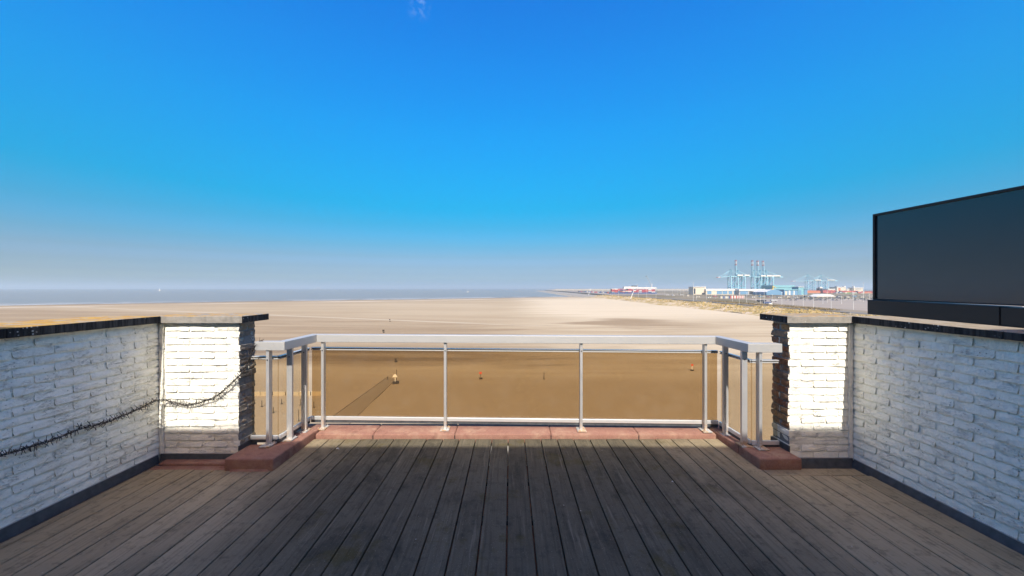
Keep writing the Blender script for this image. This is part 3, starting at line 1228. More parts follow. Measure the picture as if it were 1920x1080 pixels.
def glazing(a, b, glass, n, top_c=None, drop=(0, 0)):
    """panes and channels from plan point a to b"""
    a, b = Vector((*a, 0)), Vector((*b, 0))
    d = (b - a)
    L = d.length
    d.normalize()
    q = Vector((-d.y, d.x, 0))
    if q.y < 0:
        q = -q

    def strip(s0, s1, o0, o1, z0, z1, name, mat, bv=.002):
        def dz(s):
            return drop[0] + (drop[1] - drop[0]) * s / L
        c = []
        for z in (z0, z1):
            for (s, o) in ((s0, o0), (s1, o0), (s1, o1), (s0, o1)):
                p_ = a + d * s + q * o
                c.append((p_.x, p_.y, z - dz(s)))
        ob = MB().quad_box(c).build(name, mat, rail)
        return bev(ob, bv) if bv else ob

    for i in range(n):
        s0, s1 = L * i / n, L * (i + 1) / n
        strip(s0 + .004, s1 - .004, .008, .016, GB + .026, GT - .014, "glass_pane", glass, 0)
    strip(0, L, -.004, .006, GT - .021, GT - .010, "top_channel", M["metal"])
    strip(0, L, .0065, .0175, GT - .011, GT - .002, "gasket", M["rubber"], 0)
    strip(0, L, -.008, .028, GT - .0015, GT + .007, "top_channel", M["channel"])
    strip(0, L, -.014, .006, GB + .006, GB + .044, "bottom_channel", M["channel"], .005)
    strip(0, L, -.006, .034, GB - .022, GB + .004, "bottom_channel", M["zinc"])


ga, gb = (-2.085, yfront(-2.085) + .085), (2.135, yfront(2.135) + .085)
glazing(ga, gb, M["glass"], 3, None, (0, .022))
glazing((-2.108, 3.476), (-2.090, 3.972), M["glass_lite"], 1, None, (0, 0))
glazing((-2.358, 3.470), (-2.112, 3.470), M["glass_lite"], 1, None, (0, 0))
glazing((2.150, 3.412), (2.140, 3.895), M["glass_lite"], 1, None, (.022, .022))
glazing((2.154, 3.406), (2.395, 3.406), M["glass_lite"], 1, None, (.022, .022))

# ================================================================== DARK PANEL ON THE RIGHT WALL
pan = thing("dark_screen", "dark blue glass screen in a black frame standing on the right parapet", "screen", (3.33, 2.4, 1.25))


def sl(y):
    return -.018 * min(2.4, 3.47 - y)


def sbox(x0, x1, y0, y1, z0, z1, name, mat, bv=.003):
    c = []
    for z in (z0, z1):
        for (x, y) in ((x0, y0), (x1, y0), (x1, y1), (x0, y1)):
            c.append((x, y, z + sl(y)))
    o = MB().quad_box(c).build(name, mat, pan)
    return bev(o, bv) if bv else o


sbox(3.262, 3.42, 2.545, 3.485, 1.262, 1.393, "base_box", M["black_frame"])
sbox(3.266, 3.42, -.6, 2.542, 1.266, 1.389, "base_box", M["black_frame"])
sbox(3.315, 3.345, -.5, 3.455, 1.3945, 2.152, "glass_panel", M["panel"], 0)
sbox(3.300, 3.362, 3.456, 3.476, 1.3942, 2.172, "frame_post", M["black_frame"])
sbox(3.300, 3.362, -.5, 3.455, 2.153, 2.172, "frame_rail", M["black_frame"])
sbox(3.306, 3.314, -.5, 3.4555, 1.3943, 1.404, "frame_rail", M["black_frame"], .001)

# ================================================================== SPIKY GARLAND ON THE LEFT WALL
gar = thing("wire_garland", "dark spiky wire garland strung along the left wall and pillar to the handrail", "garland", (-2.97, 2.6, .4))
pix = [(-40, 866), (0, 855), (50, 839), (100, 824), (150, 804), (200, 791), (240, 775), (270, 762), (292, 751)]
path = []
for (px_, py_) in pix:
    x = WL + .035
    d = x * F / (px_ - CX)
    path.append(Vector((x, d, EYE - (py_ - CY) * d / F)))
for (px_, py_) in ((312, 750), (330, 756), (352, 759), (380, 753), (408, 741), (432, 720), (450, 703), (458, 694)):
    d = 3.298
    path.append(Vector((PD(px_, d), d, EYE - (py_ - CY) * d / F)))
for (px_, py_, d) in ((466, 676, 3.36), (476, 652, 3.38), (486, 640.5, 3.40), (493, 640, 3.42)):
    path.append(Vector((PD(px_, d), d, EYE - (py_ - CY) * d / F)))


def resample(pts_, step):
    out_ = [pts_[0]]
    for i in range(len(pts_) - 1):
        p0, p1 = pts_[max(i - 1, 0)], pts_[i]
        p2, p3 = pts_[i + 1], pts_[min(i + 2, len(pts_) - 1)]
        n_ = max(1, int((p2 - p1).length / step))
        for k in range(1, n_ + 1):
            t = k / n_
            out_.append(.5 * ((2 * p1) + (p2 - p0) * t + (2 * p0 - 5 * p1 + 4 * p2 - p3) * t * t + (3 * p1 - p0 - 3 * p2 + p3) * t ** 3))
    return out_


dense = resample(path, .008)
strand = MB()
for ph in (0, 2.1, 4.2):
    pts_ = []
    for i, q in enumerate(dense):
        t = i * .55 + ph
        pts_.append(q + Vector((.005 * math.cos(t), .004 * math.sin(t * .7), .006 * math.sin(t))))
    strand.tube(pts_, .0022, 4)
strand.build("wire", M["wire"], gar)
sp = MB()
for i in range(0, len(dense) - 1, 1):
    q = dense[i]
    dd = (dense[i + 1] - q).normalized()
    for _ in range(2):
        a = R.uniform(0, 6.28)
        up = Vector((0, 0, 1))
        u = dd.cross(up).normalized()
        w = u.cross(dd).normalized()
        dirv = (u * math.cos(a) + w * math.sin(a) + dd * R.uniform(-.5, .6)).normalized()
        ln = R.uniform(.016, .046)
        e = q + dirv * ln
        if e.x < WL + .004:
            e.x = WL + .006
        if e.y > 3.324 and e.x < -2.37:
            e.y = 3.32
        sp.bar(q, e, .0019, 4, .0015)
o = sp.build("spike", M["wire"], gar)
o["kind"] = "stuff"

# ================================================================== ON THE BEACH
MP = dict(
    yellow=plain("yellow_board", (.37, .30, .20), .7, 0, .12, .6),
    pole=plain("dark_pole", (.05, .04, .03), .8),
    white=plain("white_enamel", (.78, .77, .74), .5),
    red=plain("red_orange_sign", (.62, .10, .05), .5),
    matting=plain("path_slabs", (.235, .182, .118), .95, 0, .10, .8),
)
# slab path towards the sea
wp = bpy.data.objects.new("path", None)
COL.objects.link(wp)
wp["org"] = (0.0, 0.0, 0.0)
tag(wp, "straight slab path over the sand towards the white sign", None, None, "structure")
pa0, pa1 = P(600, 800, BZ), P(728, 707, BZ)
pb0, pb1 = P(650, 800, BZ), P(742, 712, BZ)
N_ = 24
for k in range(N_):
    t0, t1 = k / N_, (k + .975) / N_
    c = []
    for z in (BZ - .15, BZ + .115):
        for (u, v_) in ((t0, 0), (t0, 1), (t1, 1), (t1, 0)):
            A = pa0.lerp(pa1, u)
            B_ = pb0.lerp(pb1, u)
            q = A.lerp(B_, v_)
            c.append((q.x, q.y, z))
    MB().quad_box(c).build("slab", MP["matting"], wp)
MB().quad_box([(pa0.x - .35, pa0.y, BZ - .2), (pa0.x - .02, pa0.y, BZ - .2), (pa1.x - .02, pa1.y, BZ - .2), (pa1.x - .35, pa1.y, BZ - .2),
               (pa0.x - .35, pa0.y, BZ + .22), (pa0.x - .02, pa0.y, BZ + .22), (pa1.x - .02, pa1.y, BZ + .20), (pa1.x - .35, pa1.y, BZ + .20)]).build("edge_board", M["beach"], wp)

# yellow windbreak boards on the left
yb = P(540, 742, BZ)
wb = thing("windbreak", "row of yellow boards standing in the sand behind the left glass", "windbreak", yb)
yd = yb.y
edges = [440, 489, 512, 536, 561, 583, 604.5]
for a, b in zip(edges, edges[1:]):
    xa, xb = PD(a, yd) + .03, PD(b, yd) - .12
    MB().box(xa, xb, yd - .05 + R.uniform(-.1, .1), yd + .12, BZ - .05, BZ + .84 + R.uniform(-.03, .05)).build("board", MP["yellow"], wb)
    MB().box(xb + .02, xb + .10, yd - .02, yd + .16, BZ - .05, BZ + .70).build("stake", MP["pole"], wb)

first = None
for (px_, py_, hpx, lab) in ((491, 762, 11, "leftmost slim dark pole in the sand behind the near left glass"),
                             (508, 775, 14, "slim dark pole behind the left glass, beside its shorter twin"),
                             (512.5, 774.5, 11, "shorter twin pole behind the left glass"),
                             (528, 757, 9, "slim dark pole behind the left corner of the glass"),
                             (563.5, 759.5, 11, "slim dark pole in front of the yellow boards"),
                             (588.5, 764.5, 12, "slim dark pole nearest the left end of the front glass"),
                             (560, 790, 22, "tall slim dark pole low behind the side glass"),
                             (1020, 711, 13, "lone dark pole in the bare sand behind the middle glass"),
                             (726.5, 713, 7, "short dark pole beside the end of the slab path")):
    g = P(px_, py_, BZ)
    hh = hpx * g.y / F
    t_ = thing("beach_pole", lab, "pole", g, "slim poles standing on the beach")
    MB().bar(g - Vector((0, 0, .1)), g + Vector((0, 0, hh)), .07, 6, .06).build("shaft", MP["pole"], t_)
    MB().bar(g + Vector((0, 0, -.06)), g + Vector((0, 0, .10)), .22, 8, .12).build("foot", MP["pole"], t_)

# white rescue post by the end of the path
g = P(741, 719.5, BZ)
k_ = g.y / F
t_ = thing("beach_sign", "white gabled sign on a white post beside the end of the slab path", "sign", g)
MB().bar(g, g + Vector((0, 0, 17 * k_)), .11, 8).build("post", MP["white"], t_)
gx, gz = g.x, g.z + 12.5 * k_
m = MB()
hw = 4.4 * k_
for y0, y1 in ((-.09, .09),):
    n0 = len(m.v)
    shape = [(-hw, 0), (-hw * .2, 0), (hw * .2, 0), (hw, 0), (hw * .72, 3.6 * k_), (hw * .3, 5.4 * k_), (-hw * .3, 5.4 * k_), (-hw * .72, 3.6 * k_)]
    for yy in (y0, y1):
        for (a, b) in shape:
            m.v.append((gx + a, g.y - .14 + yy, gz + b))
    n_ = len(shape)
    m.f.append(tuple(n0 + i for i in range(n_)))
    m.f.append(tuple(n0 + n_ + n_ - 1 - i for i in range(n_)))
    for i in range(n_):
        j = (i + 1) % n_
        m.f.append((n0 + j, n0 + i, n0 + n_ + i, n0 + n_ + j))
    m.m += [0] * (n_ + 2)
m.build("board", MP["white"], t_)
MB().bar(g + Vector((.25, .2, 0)), g + Vector((.25, .2, 26 * k_)), .05, 6).build("mast", MP["pole"], t_)
m = MB()
m.box(gx - .45, gx + .35, g.y - .5, g.y + .4, BZ - .1, BZ + .55)
m.box(gx + .0, gx + .75, g.y - .3, g.y + .3, BZ - .1, BZ + .32)
m.bar((gx - .3, g.y - .7, BZ), (gx + .5, g.y + .6, BZ + .42), .22)
m.build("anchor_block", MP["pole"], t_)


def small_sign(px_, py_, hpx, wpx, mat, lab, pole):
    g = P(px_, py_, BZ)
    k_ = g.y / F
    t_ = thing("beach_sign", lab, "sign", g)
    MB().bar(g - Vector((0, 0, .1)), g + Vector((0, 0, hpx * k_)), .09, 6).build("post", pole, t_)
    m_ = MB().cbox(g.x - wpx * k_ / 2, g.x + wpx * k_ / 2, g.y - .16, g.y - .095, g.z + (hpx - wpx * .9) * k_, g.z + hpx * k_, .02)
    m_.build("board", mat, t_)
    MB().box(g.x - .3, g.x + .45, g.y - .25, g.y + .3, BZ - .1, BZ + .35).build("anchor_block", MP["pole"], t_)
    return t_


small_sign(901, 711, 14, 4.6, MP["red"], "small red sign on a post behind the middle glass", MP["matting"])
small_sign(1297.5, 695.5, 13, 4.0, MP["red"], "small red sign on a white post behind the right glass", MP["white"])
small_sign(742, 679, 7, 4.0, MP["pole"], "small dark sign in the damp sand beyond the white sign", MP["pole"])
small_sign(719, 624, 6, 4.0, MP["pole"], "small dark sign just above the handrail", MP["pole"])
small_sign(731, 603, 5, 2.0, MP["pole"], "tiny dark sign at the pale drift line", MP["pole"])

# ================================================================== HARBOUR
HC = dict(
    crane=plain("pale_blue_crane_steel", (.26, .47, .56), .5, 0, .1, .02),
    crane_d=plain("deep_blue_crane_steel", (.10, .30, .42), .5, 0, .1, .02),
    white=plain("white_cladding", (.56, .55, .53), .6, 0, .05, .02),
    red=plain("red_paint", (.36, .10, .09), .6, 0, .15, .05),
    blue=plain("blue_cladding", (.12, .24, .38), .6, 0, .12, .03),
    teal=plain("teal_cladding", (.17, .36, .42), .6, 0, .1, .03),
    beige=plain("beige_cladding", (.52, .47, .38), .8, 0, .1, .03),
    dark=plain("dark_paint", (.035, .04, .055), .5, 0, .2, .1),
    orange=plain("orange_hull", (.46, .17, .09), .6, 0, .15, .05),
    maroon=plain("maroon_container", (.28, .05, .07), .6, 0, .2, .05),
    green=plain("green_container", (.14, .34, .12), .6, 0, .2, .05),
    navy=plain("navy_container", (.05, .08, .18), .6, 0, .2, .05),
    grey=plain("grey_container", (.32, .33, .34), .6, 0, .2, .05),
    yellow=plain("yellow_crane_paint", (.62, .42, .05), .6),
    pole=plain("galvanised_pole", (.62, .62, .60), .5, .2, .05, .1),
    rock=plain("rock_armour", (.23, .215, .19), .95, 0, .45, .06),
    lightrock=plain("concrete_slope", (.27, .245, .205), .95, 0, .15, .03),
    asphalt=plain("asphalt", (.16, .15, .135), .9, 0, .25, .05),
    yard=plain("paved_yard", (.27, .23, .19), .95, 0, .16, .02),
    kerbwhite=plain("white_road_kerb", (.55, .54, .52), .8),
    hedge=plain("brown_scrub", (.20, .15, .075), .95, 0, .4, .3),
)


def sheet(name, pts_, z, mat, label):
    m_ = MB()
    m_.v += [(a, b, z) for a, b in pts_]
    m_.f.append(tuple(range(len(pts_))))
    m_.m.append(0)
    return tag(m_.build(name, mat), label, None, None, "structure")


sheet("harbour_yard", [(300, 318), (900, 318), (1100, 660), (420, 690), (330, 470)], HZ + .05, HC["yard"], "wide grey paved yard behind the dune")
sheet("road", [(262, 250), (276, 250), (296, 620), (330, 1100), (318, 1100), (283, 620)], HZ + .10, HC["asphalt"], "grey harbour road running behind the dune")
# low concrete wall and scrub bank along the road
m = MB()
for (a, b) in (((258, 290), (263, 620)), ((263, 620), (256, 1010))):
    m.quad_box([(a[0], a[1], HZ - 2), (a[0] + 1, a[1], HZ - 2), (b[0] + 1, b[1], HZ - 2), (b[0], b[1], HZ - 2),
                (a[0], a[1], HZ + .9), (a[0] + 1, a[1], HZ + .9), (b[0] + 1, b[1], HZ + .9), (b[0], b[1], HZ + .9)])
tag(m.build("sea_wall", HC["rock"]), "low dark stone wall between dune and harbour road", "wall")
v, f = [], []
for k in range(2600):
    y = R.uniform(330, 560)
    x = 281 + (y - 330) * .06 + R.gauss(0, 4)
    z = HZ + .1
    hh = R.uniform(.5, 2.4) * max(.2, 1 - abs(x - 281 - (y - 330) * .06) / 9)
    a = R.uniform(0, 6.28)
    b = len(v)
    w = R.uniform(.5, 1.1)
    v += [(x - w * math.cos(a), y - w * math.sin(a), z), (x + w * math.cos(a), y + w * math.sin(a), z), (x + R.uniform(-.4, .4), y + R.uniform(-.4, .4), z + hh)]
    f.append((b, b + 1, b + 2))
me = bpy.data.meshes.new("scrub_vegetation")
me.from_pydata(v, [], f)
me.materials.append(HC["hedge"])
tag(link("scrub_vegetation", me), "brown scrub growing along the harbour road", None, None, "stuff")

# breakwater reaching out to sea
bw = thing("breakwater", "long rock breakwater reaching out to sea beyond the beach", "breakwater", (200, 1000, SZ))
m = MB()
dam = [(168, 905, 4.5), (178, 1100, 5.2), (184, 1500, 5.2), (192, 2200, 5.2), (200, 3050, 4.4)]
for a, b in zip(dam, dam[1:]):
    m.quad_box([(a[0], a[1], SZ - 1), (a[0] + 90, a[1], SZ - 1), (b[0] + 90, b[1], SZ - 1), (b[0], b[1], SZ - 1),
                (a[0] + 13, a[1], SZ + a[2] * .72), (a[0] + 74, a[1], SZ + a[2] * .72), (b[0] + 74, b[1], SZ + b[2] * .72), (b[0] + 13, b[1], SZ + b[2] * .72)])
m.build("rock_slope", HC["lightrock"], bw)
m = MB()
for i in range(900):
    t = R.random() ** 1.3
    y = 905 + t * 2000
    x = 168 + (y - 905) * .0155 + R.uniform(-1.5, 6)
    s_ = R.uniform(.6, 1.6)
    z = SZ + R.uniform(-.2, .5) + max(0, (x - 170 - (y - 905) * .0155)) * .22
    m.quad_box([(x - s_, y - s_, z - s_ * .5), (x + s_, y - s_ * .8, z - s_ * .5), (x + s_ * .9, y + s_, z - s_ * .5), (x - s_ * .8, y + s_, z - s_ * .5),
                (x - s_ * .6, y - s_ * .7, z + s_ * .6), (x + s_ * .7, y - s_ * .5, z + s_ * .5), (x + s_ * .5, y + s_ * .7, z + s_ * .6), (x - s_ * .5, y + s_ * .6, z + s_ * .4)])
o = m.build("armour_stone", HC["rock"], bw)
o["kind"] = "stuff"
m = MB()
for a, b in zip(dam, dam[1:]):
    m.quad_box([(a[0] + 72, a[1], SZ), (a[0] + 76, a[1], SZ), (b[0] + 76, b[1], SZ), (b[0] + 72, b[1], SZ),
                (a[0] + 72, a[1], SZ + 7.6), (a[0] + 75, a[1], SZ + 7.6), (b[0] + 75, b[1], SZ + 7), (b[0] + 72, b[1], SZ + 7)])
m.build("crest_wall", HC["rock"], bw)

# far sandy spit behind the breakwater
m = MB()
m.quad_box([(330, 3000, SZ - 2), (1500, 2950, SZ - 2), (1500, 3300, SZ - 2), (250, 3400, SZ - 2),
            (360, 3010, SZ + 16), (1500, 2960, SZ + 17), (1500, 3290, SZ + 17), (380, 3300, SZ + 15)])
tag(m.build("far_shore", HC["lightrock"]), "pale sandy shore behind the breakwater", None, None, "structure")


# ---- ship to shore cranes
def crane(px_left, d, gap_px, girder_y, apex_y, base_y, boom, tip, back_px, label):
    """all sizes from the photograph at distance d; x runs along the boom, water on the left"""
    k = d / F
    z_of = lambda y: EYE - (y - CY) * k
    x0 = PD(px_left, d)
    x1 = x0 + gap_px * k
    zg, za, zb = z_of(girder_y), z_of(apex_y), z_of(base_y)
    wy = 20.0
    c_ = thing("container_crane", label, "crane", ((x0 + x1) / 2, d, zb), "pale blue container cranes on the quay")
    for x in (x0, x1):
        for y in (d, d + wy):
            MB().box(x - 1.35, x + 1.35, y - 1.2, y + 1.2, zb + 2.2, zg).build("leg", HC["crane"], c_)
            MB().box(x - 2.6, x + 2.6, y - 1.6, y + 1.6, zb - 1, zb + 2.1).build("bogie", HC["crane_d"], c_)
    hz = zb + (zg - zb) * .33
    m_ = MB()
    for y in (d, d + wy):
        m_.box(x0 + 1.1, x1 - 1.1, y - .9, y + .9, hz - 1.2, hz + 1.2)
        m_.bar((x0, y, hz + 1), (x1, y, zg - 3), 1.0, 4)
        m_.bar((x1, y, hz + 1), (x0, y, (hz + zg) / 2), .7, 4)
    for x in (x0, x1):
        m_.box(x - .8, x + .8, d + 1.1, d + wy - 1.1, hz - 1.1, hz + 1.0)
    m_.build("portal_beam", HC["crane_d"], c_)
    xb = x1 + back_px * k
    m_ = MB()
    for y in (d + 6, d + wy - 6):
        m_.box(x0 - 2, xb, y - 1.0, y + 1.0, zg + .05, zg + 3.2)
    for i in range(9):
        x = x0 + (xb - x0) * (i + .5) / 9
        m_.box(x - .4, x + .4, d + 7, d + wy - 7, zg + .6, zg + 2)
    m_.box(x0 - 1.2, x0 + 1.2, d - 1, d + wy + 1, zg + .03, zg + 2.0)
    m_.box(x1 - 1.2, x1 + 1.2, d - 1, d + wy + 1, zg + .03, zg + 2.0)
    m_.build("girder", HC["crane"], c_)
    MB().box(x1 - .5 * k, x1 + back_px * k * .72, d + 2, d + wy - 2, zg + 3.3, zg + 8.0).build("machinery_house", HC["white"], c_)
    MB().box(x0 + 6, x0 + 10, d + 8, d + 13, zg - 4, zg - .2).build("cabin", HC["dark"], c_)
    xa = x0 + 3.0 * k * .6
    m_ = MB()
    for y in (d + 3, d + wy - 3):
        m_.bar((x0, y, zg + 2), (xa, d + wy / 2 + (y - d - wy / 2) * .5, za), .8, 4)
        m_.bar((x0 + gap_px * k * .6, y, zg + 3), (xa, d + wy / 2 + (y - d - wy / 2) * .5, za), .6, 4)
    m_.box(xa - 1.6, xa + 2.0, d + 4, d + wy - 4, za - .8, za + 1.2)
    m_.build("a_frame", HC["crane_d"], c_)
    st = MB()
    for y in (d + 6, d + wy - 6):
        st.bar((xa, y, za), (xb - 6, y, zg + 3), .42, 4)
    tipx, tipz = PD(tip[0], d), z_of(tip[1])
    root = Vector((x0 - 2.2, 0, zg + 1.6))
    tp = Vector((tipx, 0, tipz))
    if not boom:
        for f_ in (.45, .8):
            q = root.lerp(tp, f_)
            for y in (d + 6, d + wy - 6):
                st.bar((xa, y, za), (q.x, y, q.z + 1), .42, 4)
    else:
        q = root.lerp(tp, .5)
        st.bar((xa, d + wy / 2, za), (q.x, d + wy / 2, q.z), .42, 4)
    st.build("stay", HC["crane"], c_)
    m_ = MB()
    t_end = .68 if boom else .74
    for y in (d + 6, d + wy - 6):
        m_.bar((root.x, y, root.z), (root.lerp(tp, t_end).x, y, root.lerp(tp, t_end).z), 1.25, 4)
    for i in range(6):
        q = root.lerp(tp, t_end * (i + .5) / 6)
        m_.bar((q.x, d + 7, q.z), (q.x, d + wy - 7, q.z), .8, 4)
    m_.build("boom", HC["crane"], c_)
    n_ = 4
    for i in range(n_):
        a = root.lerp(tp, t_end + (1 - t_end) * i / n_ + .002)
        b = root.lerp(tp, t_end + (1 - t_end) * (i + 1) / n_)
        m_ = MB()
        for y in (d + 6, d + wy - 6):
            m_.bar((a.x, y, a.z), (b.x, y, b.z), 1.35, 4)
        m_.bar((b.x, d + 6, b.z), (b.x, d + wy - 6, b.z), .8, 4)
        m_.build("boom_tip", HC["red"] if i in (0, 3) else HC["white"], c_)
    return c_


crane(1371, 1390, 13, 519, 506, 549.5, False, (1347, 520), 14, "pale blue container crane with its boom lowered, left of the raised booms")
crane(1384, 1405, 13, 519, 507, 549.5, True, (1382.5, 487.5), 13, "pale blue container crane with raised boom, leftmost of the raised booms")
crane(1415, 1400, 13, 520, 507, 549.5, True, (1413.5, 488), 12, "pale blue container crane with raised boom, second of the four raised booms")
crane(1426, 1418, 13, 520, 507, 549.5, True, (1423.5, 488.5), 14, "pale blue container crane with raised boom, third of the four raised booms")
crane(1437, 1436, 13, 520, 507.5, 549.5, True, (1433.5, 489), 20, "pale blue container crane with raised boom, rightmost of the raised booms")
crane(1515, 2150, 14, 527, 515, 546, False, (1486, 527.3), 16, "smaller far container crane with lowered boom beside the red hull")
crane(1540, 2180, 13, 527, 515.5, 546, False, (1520, 527), 20, "smaller far container crane at the right end of the quay")


def at(px_, d, z):
    return Vector((PD(px_, d), d, z))


def zpix(y, d):
    return EYE - (y - CY) * d / F


def block(name, px0, px1, yt, yb, d, depth, mat, parent):
    return MB().box(PD(px0, d), PD(px1, d), d, d + depth, zpix(yb, d), zpix(yt, d)).build(name, mat, parent)


def shed(label, px0, px1, yt, ym, yb, d, depth, wallm, roofm, doors, cat="warehouse", name="warehouse"):
    t_ = thing(name, label, cat, at((px0 + px1) / 2, d, zpix(yb, d)))
    block("wall", px0, px1, ym + .01, yb + .6, d, depth, wallm, t_)
    block("roof", px0 - .3, px1 + .3, yt, ym, d - 1.2, depth + 2, roofm, t_)
    for (a, b, y0, y1, mt) in doors:
        block("door", a, b, y0, y1, d - .35, .6, mt, t_)
    return t_


# ---- long white-roofed warehouses and halls under the cranes
shed("long white roofed warehouse with blue doors, left part below the cranes", 1324, 1384, 541.5, 545.2, 552, 1120, 60, HC["beige"], HC["white"],
     [(1326, 1334, 545.6, 551.5, HC["blue"]), (1344, 1354, 545.6, 551.5, HC["blue"]), (1355, 1364, 545.6, 551.5, HC["blue"]), (1366, 1373, 545.6, 551.5, HC["blue"]), (1376, 1383, 545.6, 551.5, HC["blue"])])
shed("low white roofed warehouse with dark open bays below the raised booms", 1386, 1434, 542, 545.5, 552.2, 1100, 60, HC["grey"], HC["white"],
     [(1388, 1402, 545.8, 551.8, HC["blue"]), (1405, 1412, 546.5, 551.9, HC["dark"]), (1414, 1422, 546.5, 551.9, HC["navy"]), (1424, 1431, 546.5, 551.9, HC["dark"])])
t_ = thing("warehouse", "blue hall with curved roof end right of the white roofed warehouses", "warehouse", at(1452, 1040, HZ))
m = MB()
d = 1040
n_ = 10
a0, a1 = PD(1437, d), PD(1467, d)
base, eav, top_ = zpix(553, d), zpix(547.5, d), zpix(542.8, d)
ptsf = [(a0, base)] + [(a0 + (a1 - a0) * i / n_, eav + (top_ - eav) * math.sin(math.pi * i / n_)) for i in range(n_ + 1)] + [(a1, base)]
b0 = len(m.v)
for yy in (d, d + 70):
    m.v += [(x, yy, z) for x, z in ptsf]
q = len(ptsf)
m.f.append(tuple(range(q)))
m.f.append(tuple(q + q - 1 - i for i in range(q)))
m.m += [0, 0]
for i in range(q):
    j = (i + 1) % q
    m.f.append((j, i, q + i, q + j))
    m.m.append(1 if 1 <= i <= n_ else 0)
m.build("wall", [HC["blue"], HC["white"]], t_)
shed("beige block building with dark doorway at the left end of the warehouses", 1300, 1323.5, 537.5, 538.6, 552, 1130, 30, HC["beige"], HC["white"],
     [(1301, 1304, 541, 551, HC["dark"]), (1316, 1321, 549, 553, HC["dark"])], "building", "block_building")
shed("teal gabled storage roof behind the curved blue hall", 1450, 1490, 534.8, 539, 550, 1330, 60, HC["teal"], HC["teal"], [])
shed("pale blue tower building right of the curved blue hall", 1497, 1507, 537.5, 538.3, 554, 1080, 25, HC["teal"], HC["white"], [(1498.5, 1502, 544, 553, HC["blue"])], "building", "tower_building")
shed("low pale blue hall with white posts between curved hall and tower", 1470, 1496, 542.5, 544, 554, 1060, 30, HC["blue"], HC["teal"],
     [(1472, 1476, 546, 553, HC["beige"]), (1479, 1482, 545, 553.5, HC["white"]), (1488, 1490, 545, 553.5, HC["white"])])
shed("pale blue low hall right of the tower building", 1508, 1514, 541, 542, 553, 1090, 30, HC["blue"], HC["teal"], [])
# yellow loader
t_ = thing("yellow_loader", "yellow crane jib above the roofs right of the last raised boom", "loader", at(1452, 1300, HZ))
d = 1300
MB().bar(at(1449, d, zpix(541.5, d)), at(1449.5, d, zpix(536, d)), 1.4, 4).build("mast", HC["yellow"], t_)
MB().bar(at(1448.5, d, zpix(536.5, d)), at(1455, d, zpix(539.6, d)), 1.2, 4).build("jib", HC["yellow"], t_)
block("base", 1447.5, 1451, 541.5, 548, d, 8, HC["yellow"], t_)

# ---- ship with containers on the left
d = 1270
ship = thing("container_ship", "container ship stacked with maroon boxes under a long white superstructure", "ship", at(1190, d, HZ))
block("hull", 1146, 1232, 548.2, 552, d, 26, HC["navy"], ship)
cols_ = [HC["maroon"], HC["navy"], HC["maroon"], HC["dark"], HC["grey"], HC["white"], HC["beige"], HC["red"]]
x = 1147.0
while x < 1226:
    w = R.choice([3.4, 5.2, 6.6])
    nrow = 4 if x > 1180 else 5
    for r_ in range(nrow):
        if R.random() < .12 and r_ > 2:
            continue
        mt = R.choice(cols_) if x < 1188 else R.choice([HC["maroon"], HC["red"], HC["maroon"], HC["navy"], HC["white"], HC["maroon"]])
        block("container", x + .08, x + w - .12, 548.1 - 1.36 * (r_ + 1) + .06, 548.1 - 1.36 * r_, d + 1 + R.uniform(0, 1), 20, mt, ship)
    x += w
block("superstructure", 1170, 1196, 537.5, 541.2, d + 6, 14, HC["white"], ship)
block("superstructure", 1194, 1231, 538.8, 541.0, d + 3, 14, HC["white"], ship)
block("bridge", 1186, 1195, 535.6, 537.4, d + 6, 12, HC["dark"], ship)
MB().bar(at(1222.5, d + 9, zpix(538.5, d)), at(1222.5, d + 9, zpix(531, d)), .8, 5).build("mast", HC["white"], ship)
MB().bar(at(1194.5, d + 9, zpix(538, d)), at(1194.5, d + 9, zpix(533.5, d)), .9, 5).build("funnel", HC["white"], ship)

d = 1420
hc = thing("harbour_crane", "slim grey harbour crane with raised jib behind the container ship", "crane", at(1218, d, HZ))
MB().bar(at(1221.5, d, HZ), at(1221, d, zpix(534, d)), 1.3, 6).build("tower", HC["grey"], hc)
MB().bar(at(1221, d, zpix(535, d)), at(1212, d, zpix(517.5, d)), .8, 4).build("jib", HC["grey"], hc)
MB().bar(at(1212, d, zpix(517.5, d)), at(1210.5, d, zpix(518.5, d)), 1.2, 4).build("jib_head", HC["dark"], hc)
MB().bar(at(1222.5, d, zpix(528, d)), at(1212, d, zpix(517.5, d)), .25, 4).build("stay", HC["grey"], hc)

# ---- red ship and container stacks at the right
def stack(px0, px1, yt, yb, d, mats_, label, w=3.0, rows=None):
    t_ = thing("container_stack", label, "containers", at((px0 + px1) / 2, d, HZ), "container stacks on the quay")
    rows = rows or max(1, round((yb - yt) / (2.7 * F / d)))
    hh = (yb - yt) / rows
    x = px0
    while x < px1 - .5:
        for r_ in range(rows):
            if r_ == rows - 1 and R.random() < .2:
                continue
            block("container", x + .05, min(x + w, px1) - .1, yb - hh * (r_ + 1) + .05, yb - hh * r_, d, 12, R.choice(mats_), t_)
        x += w
    return t_


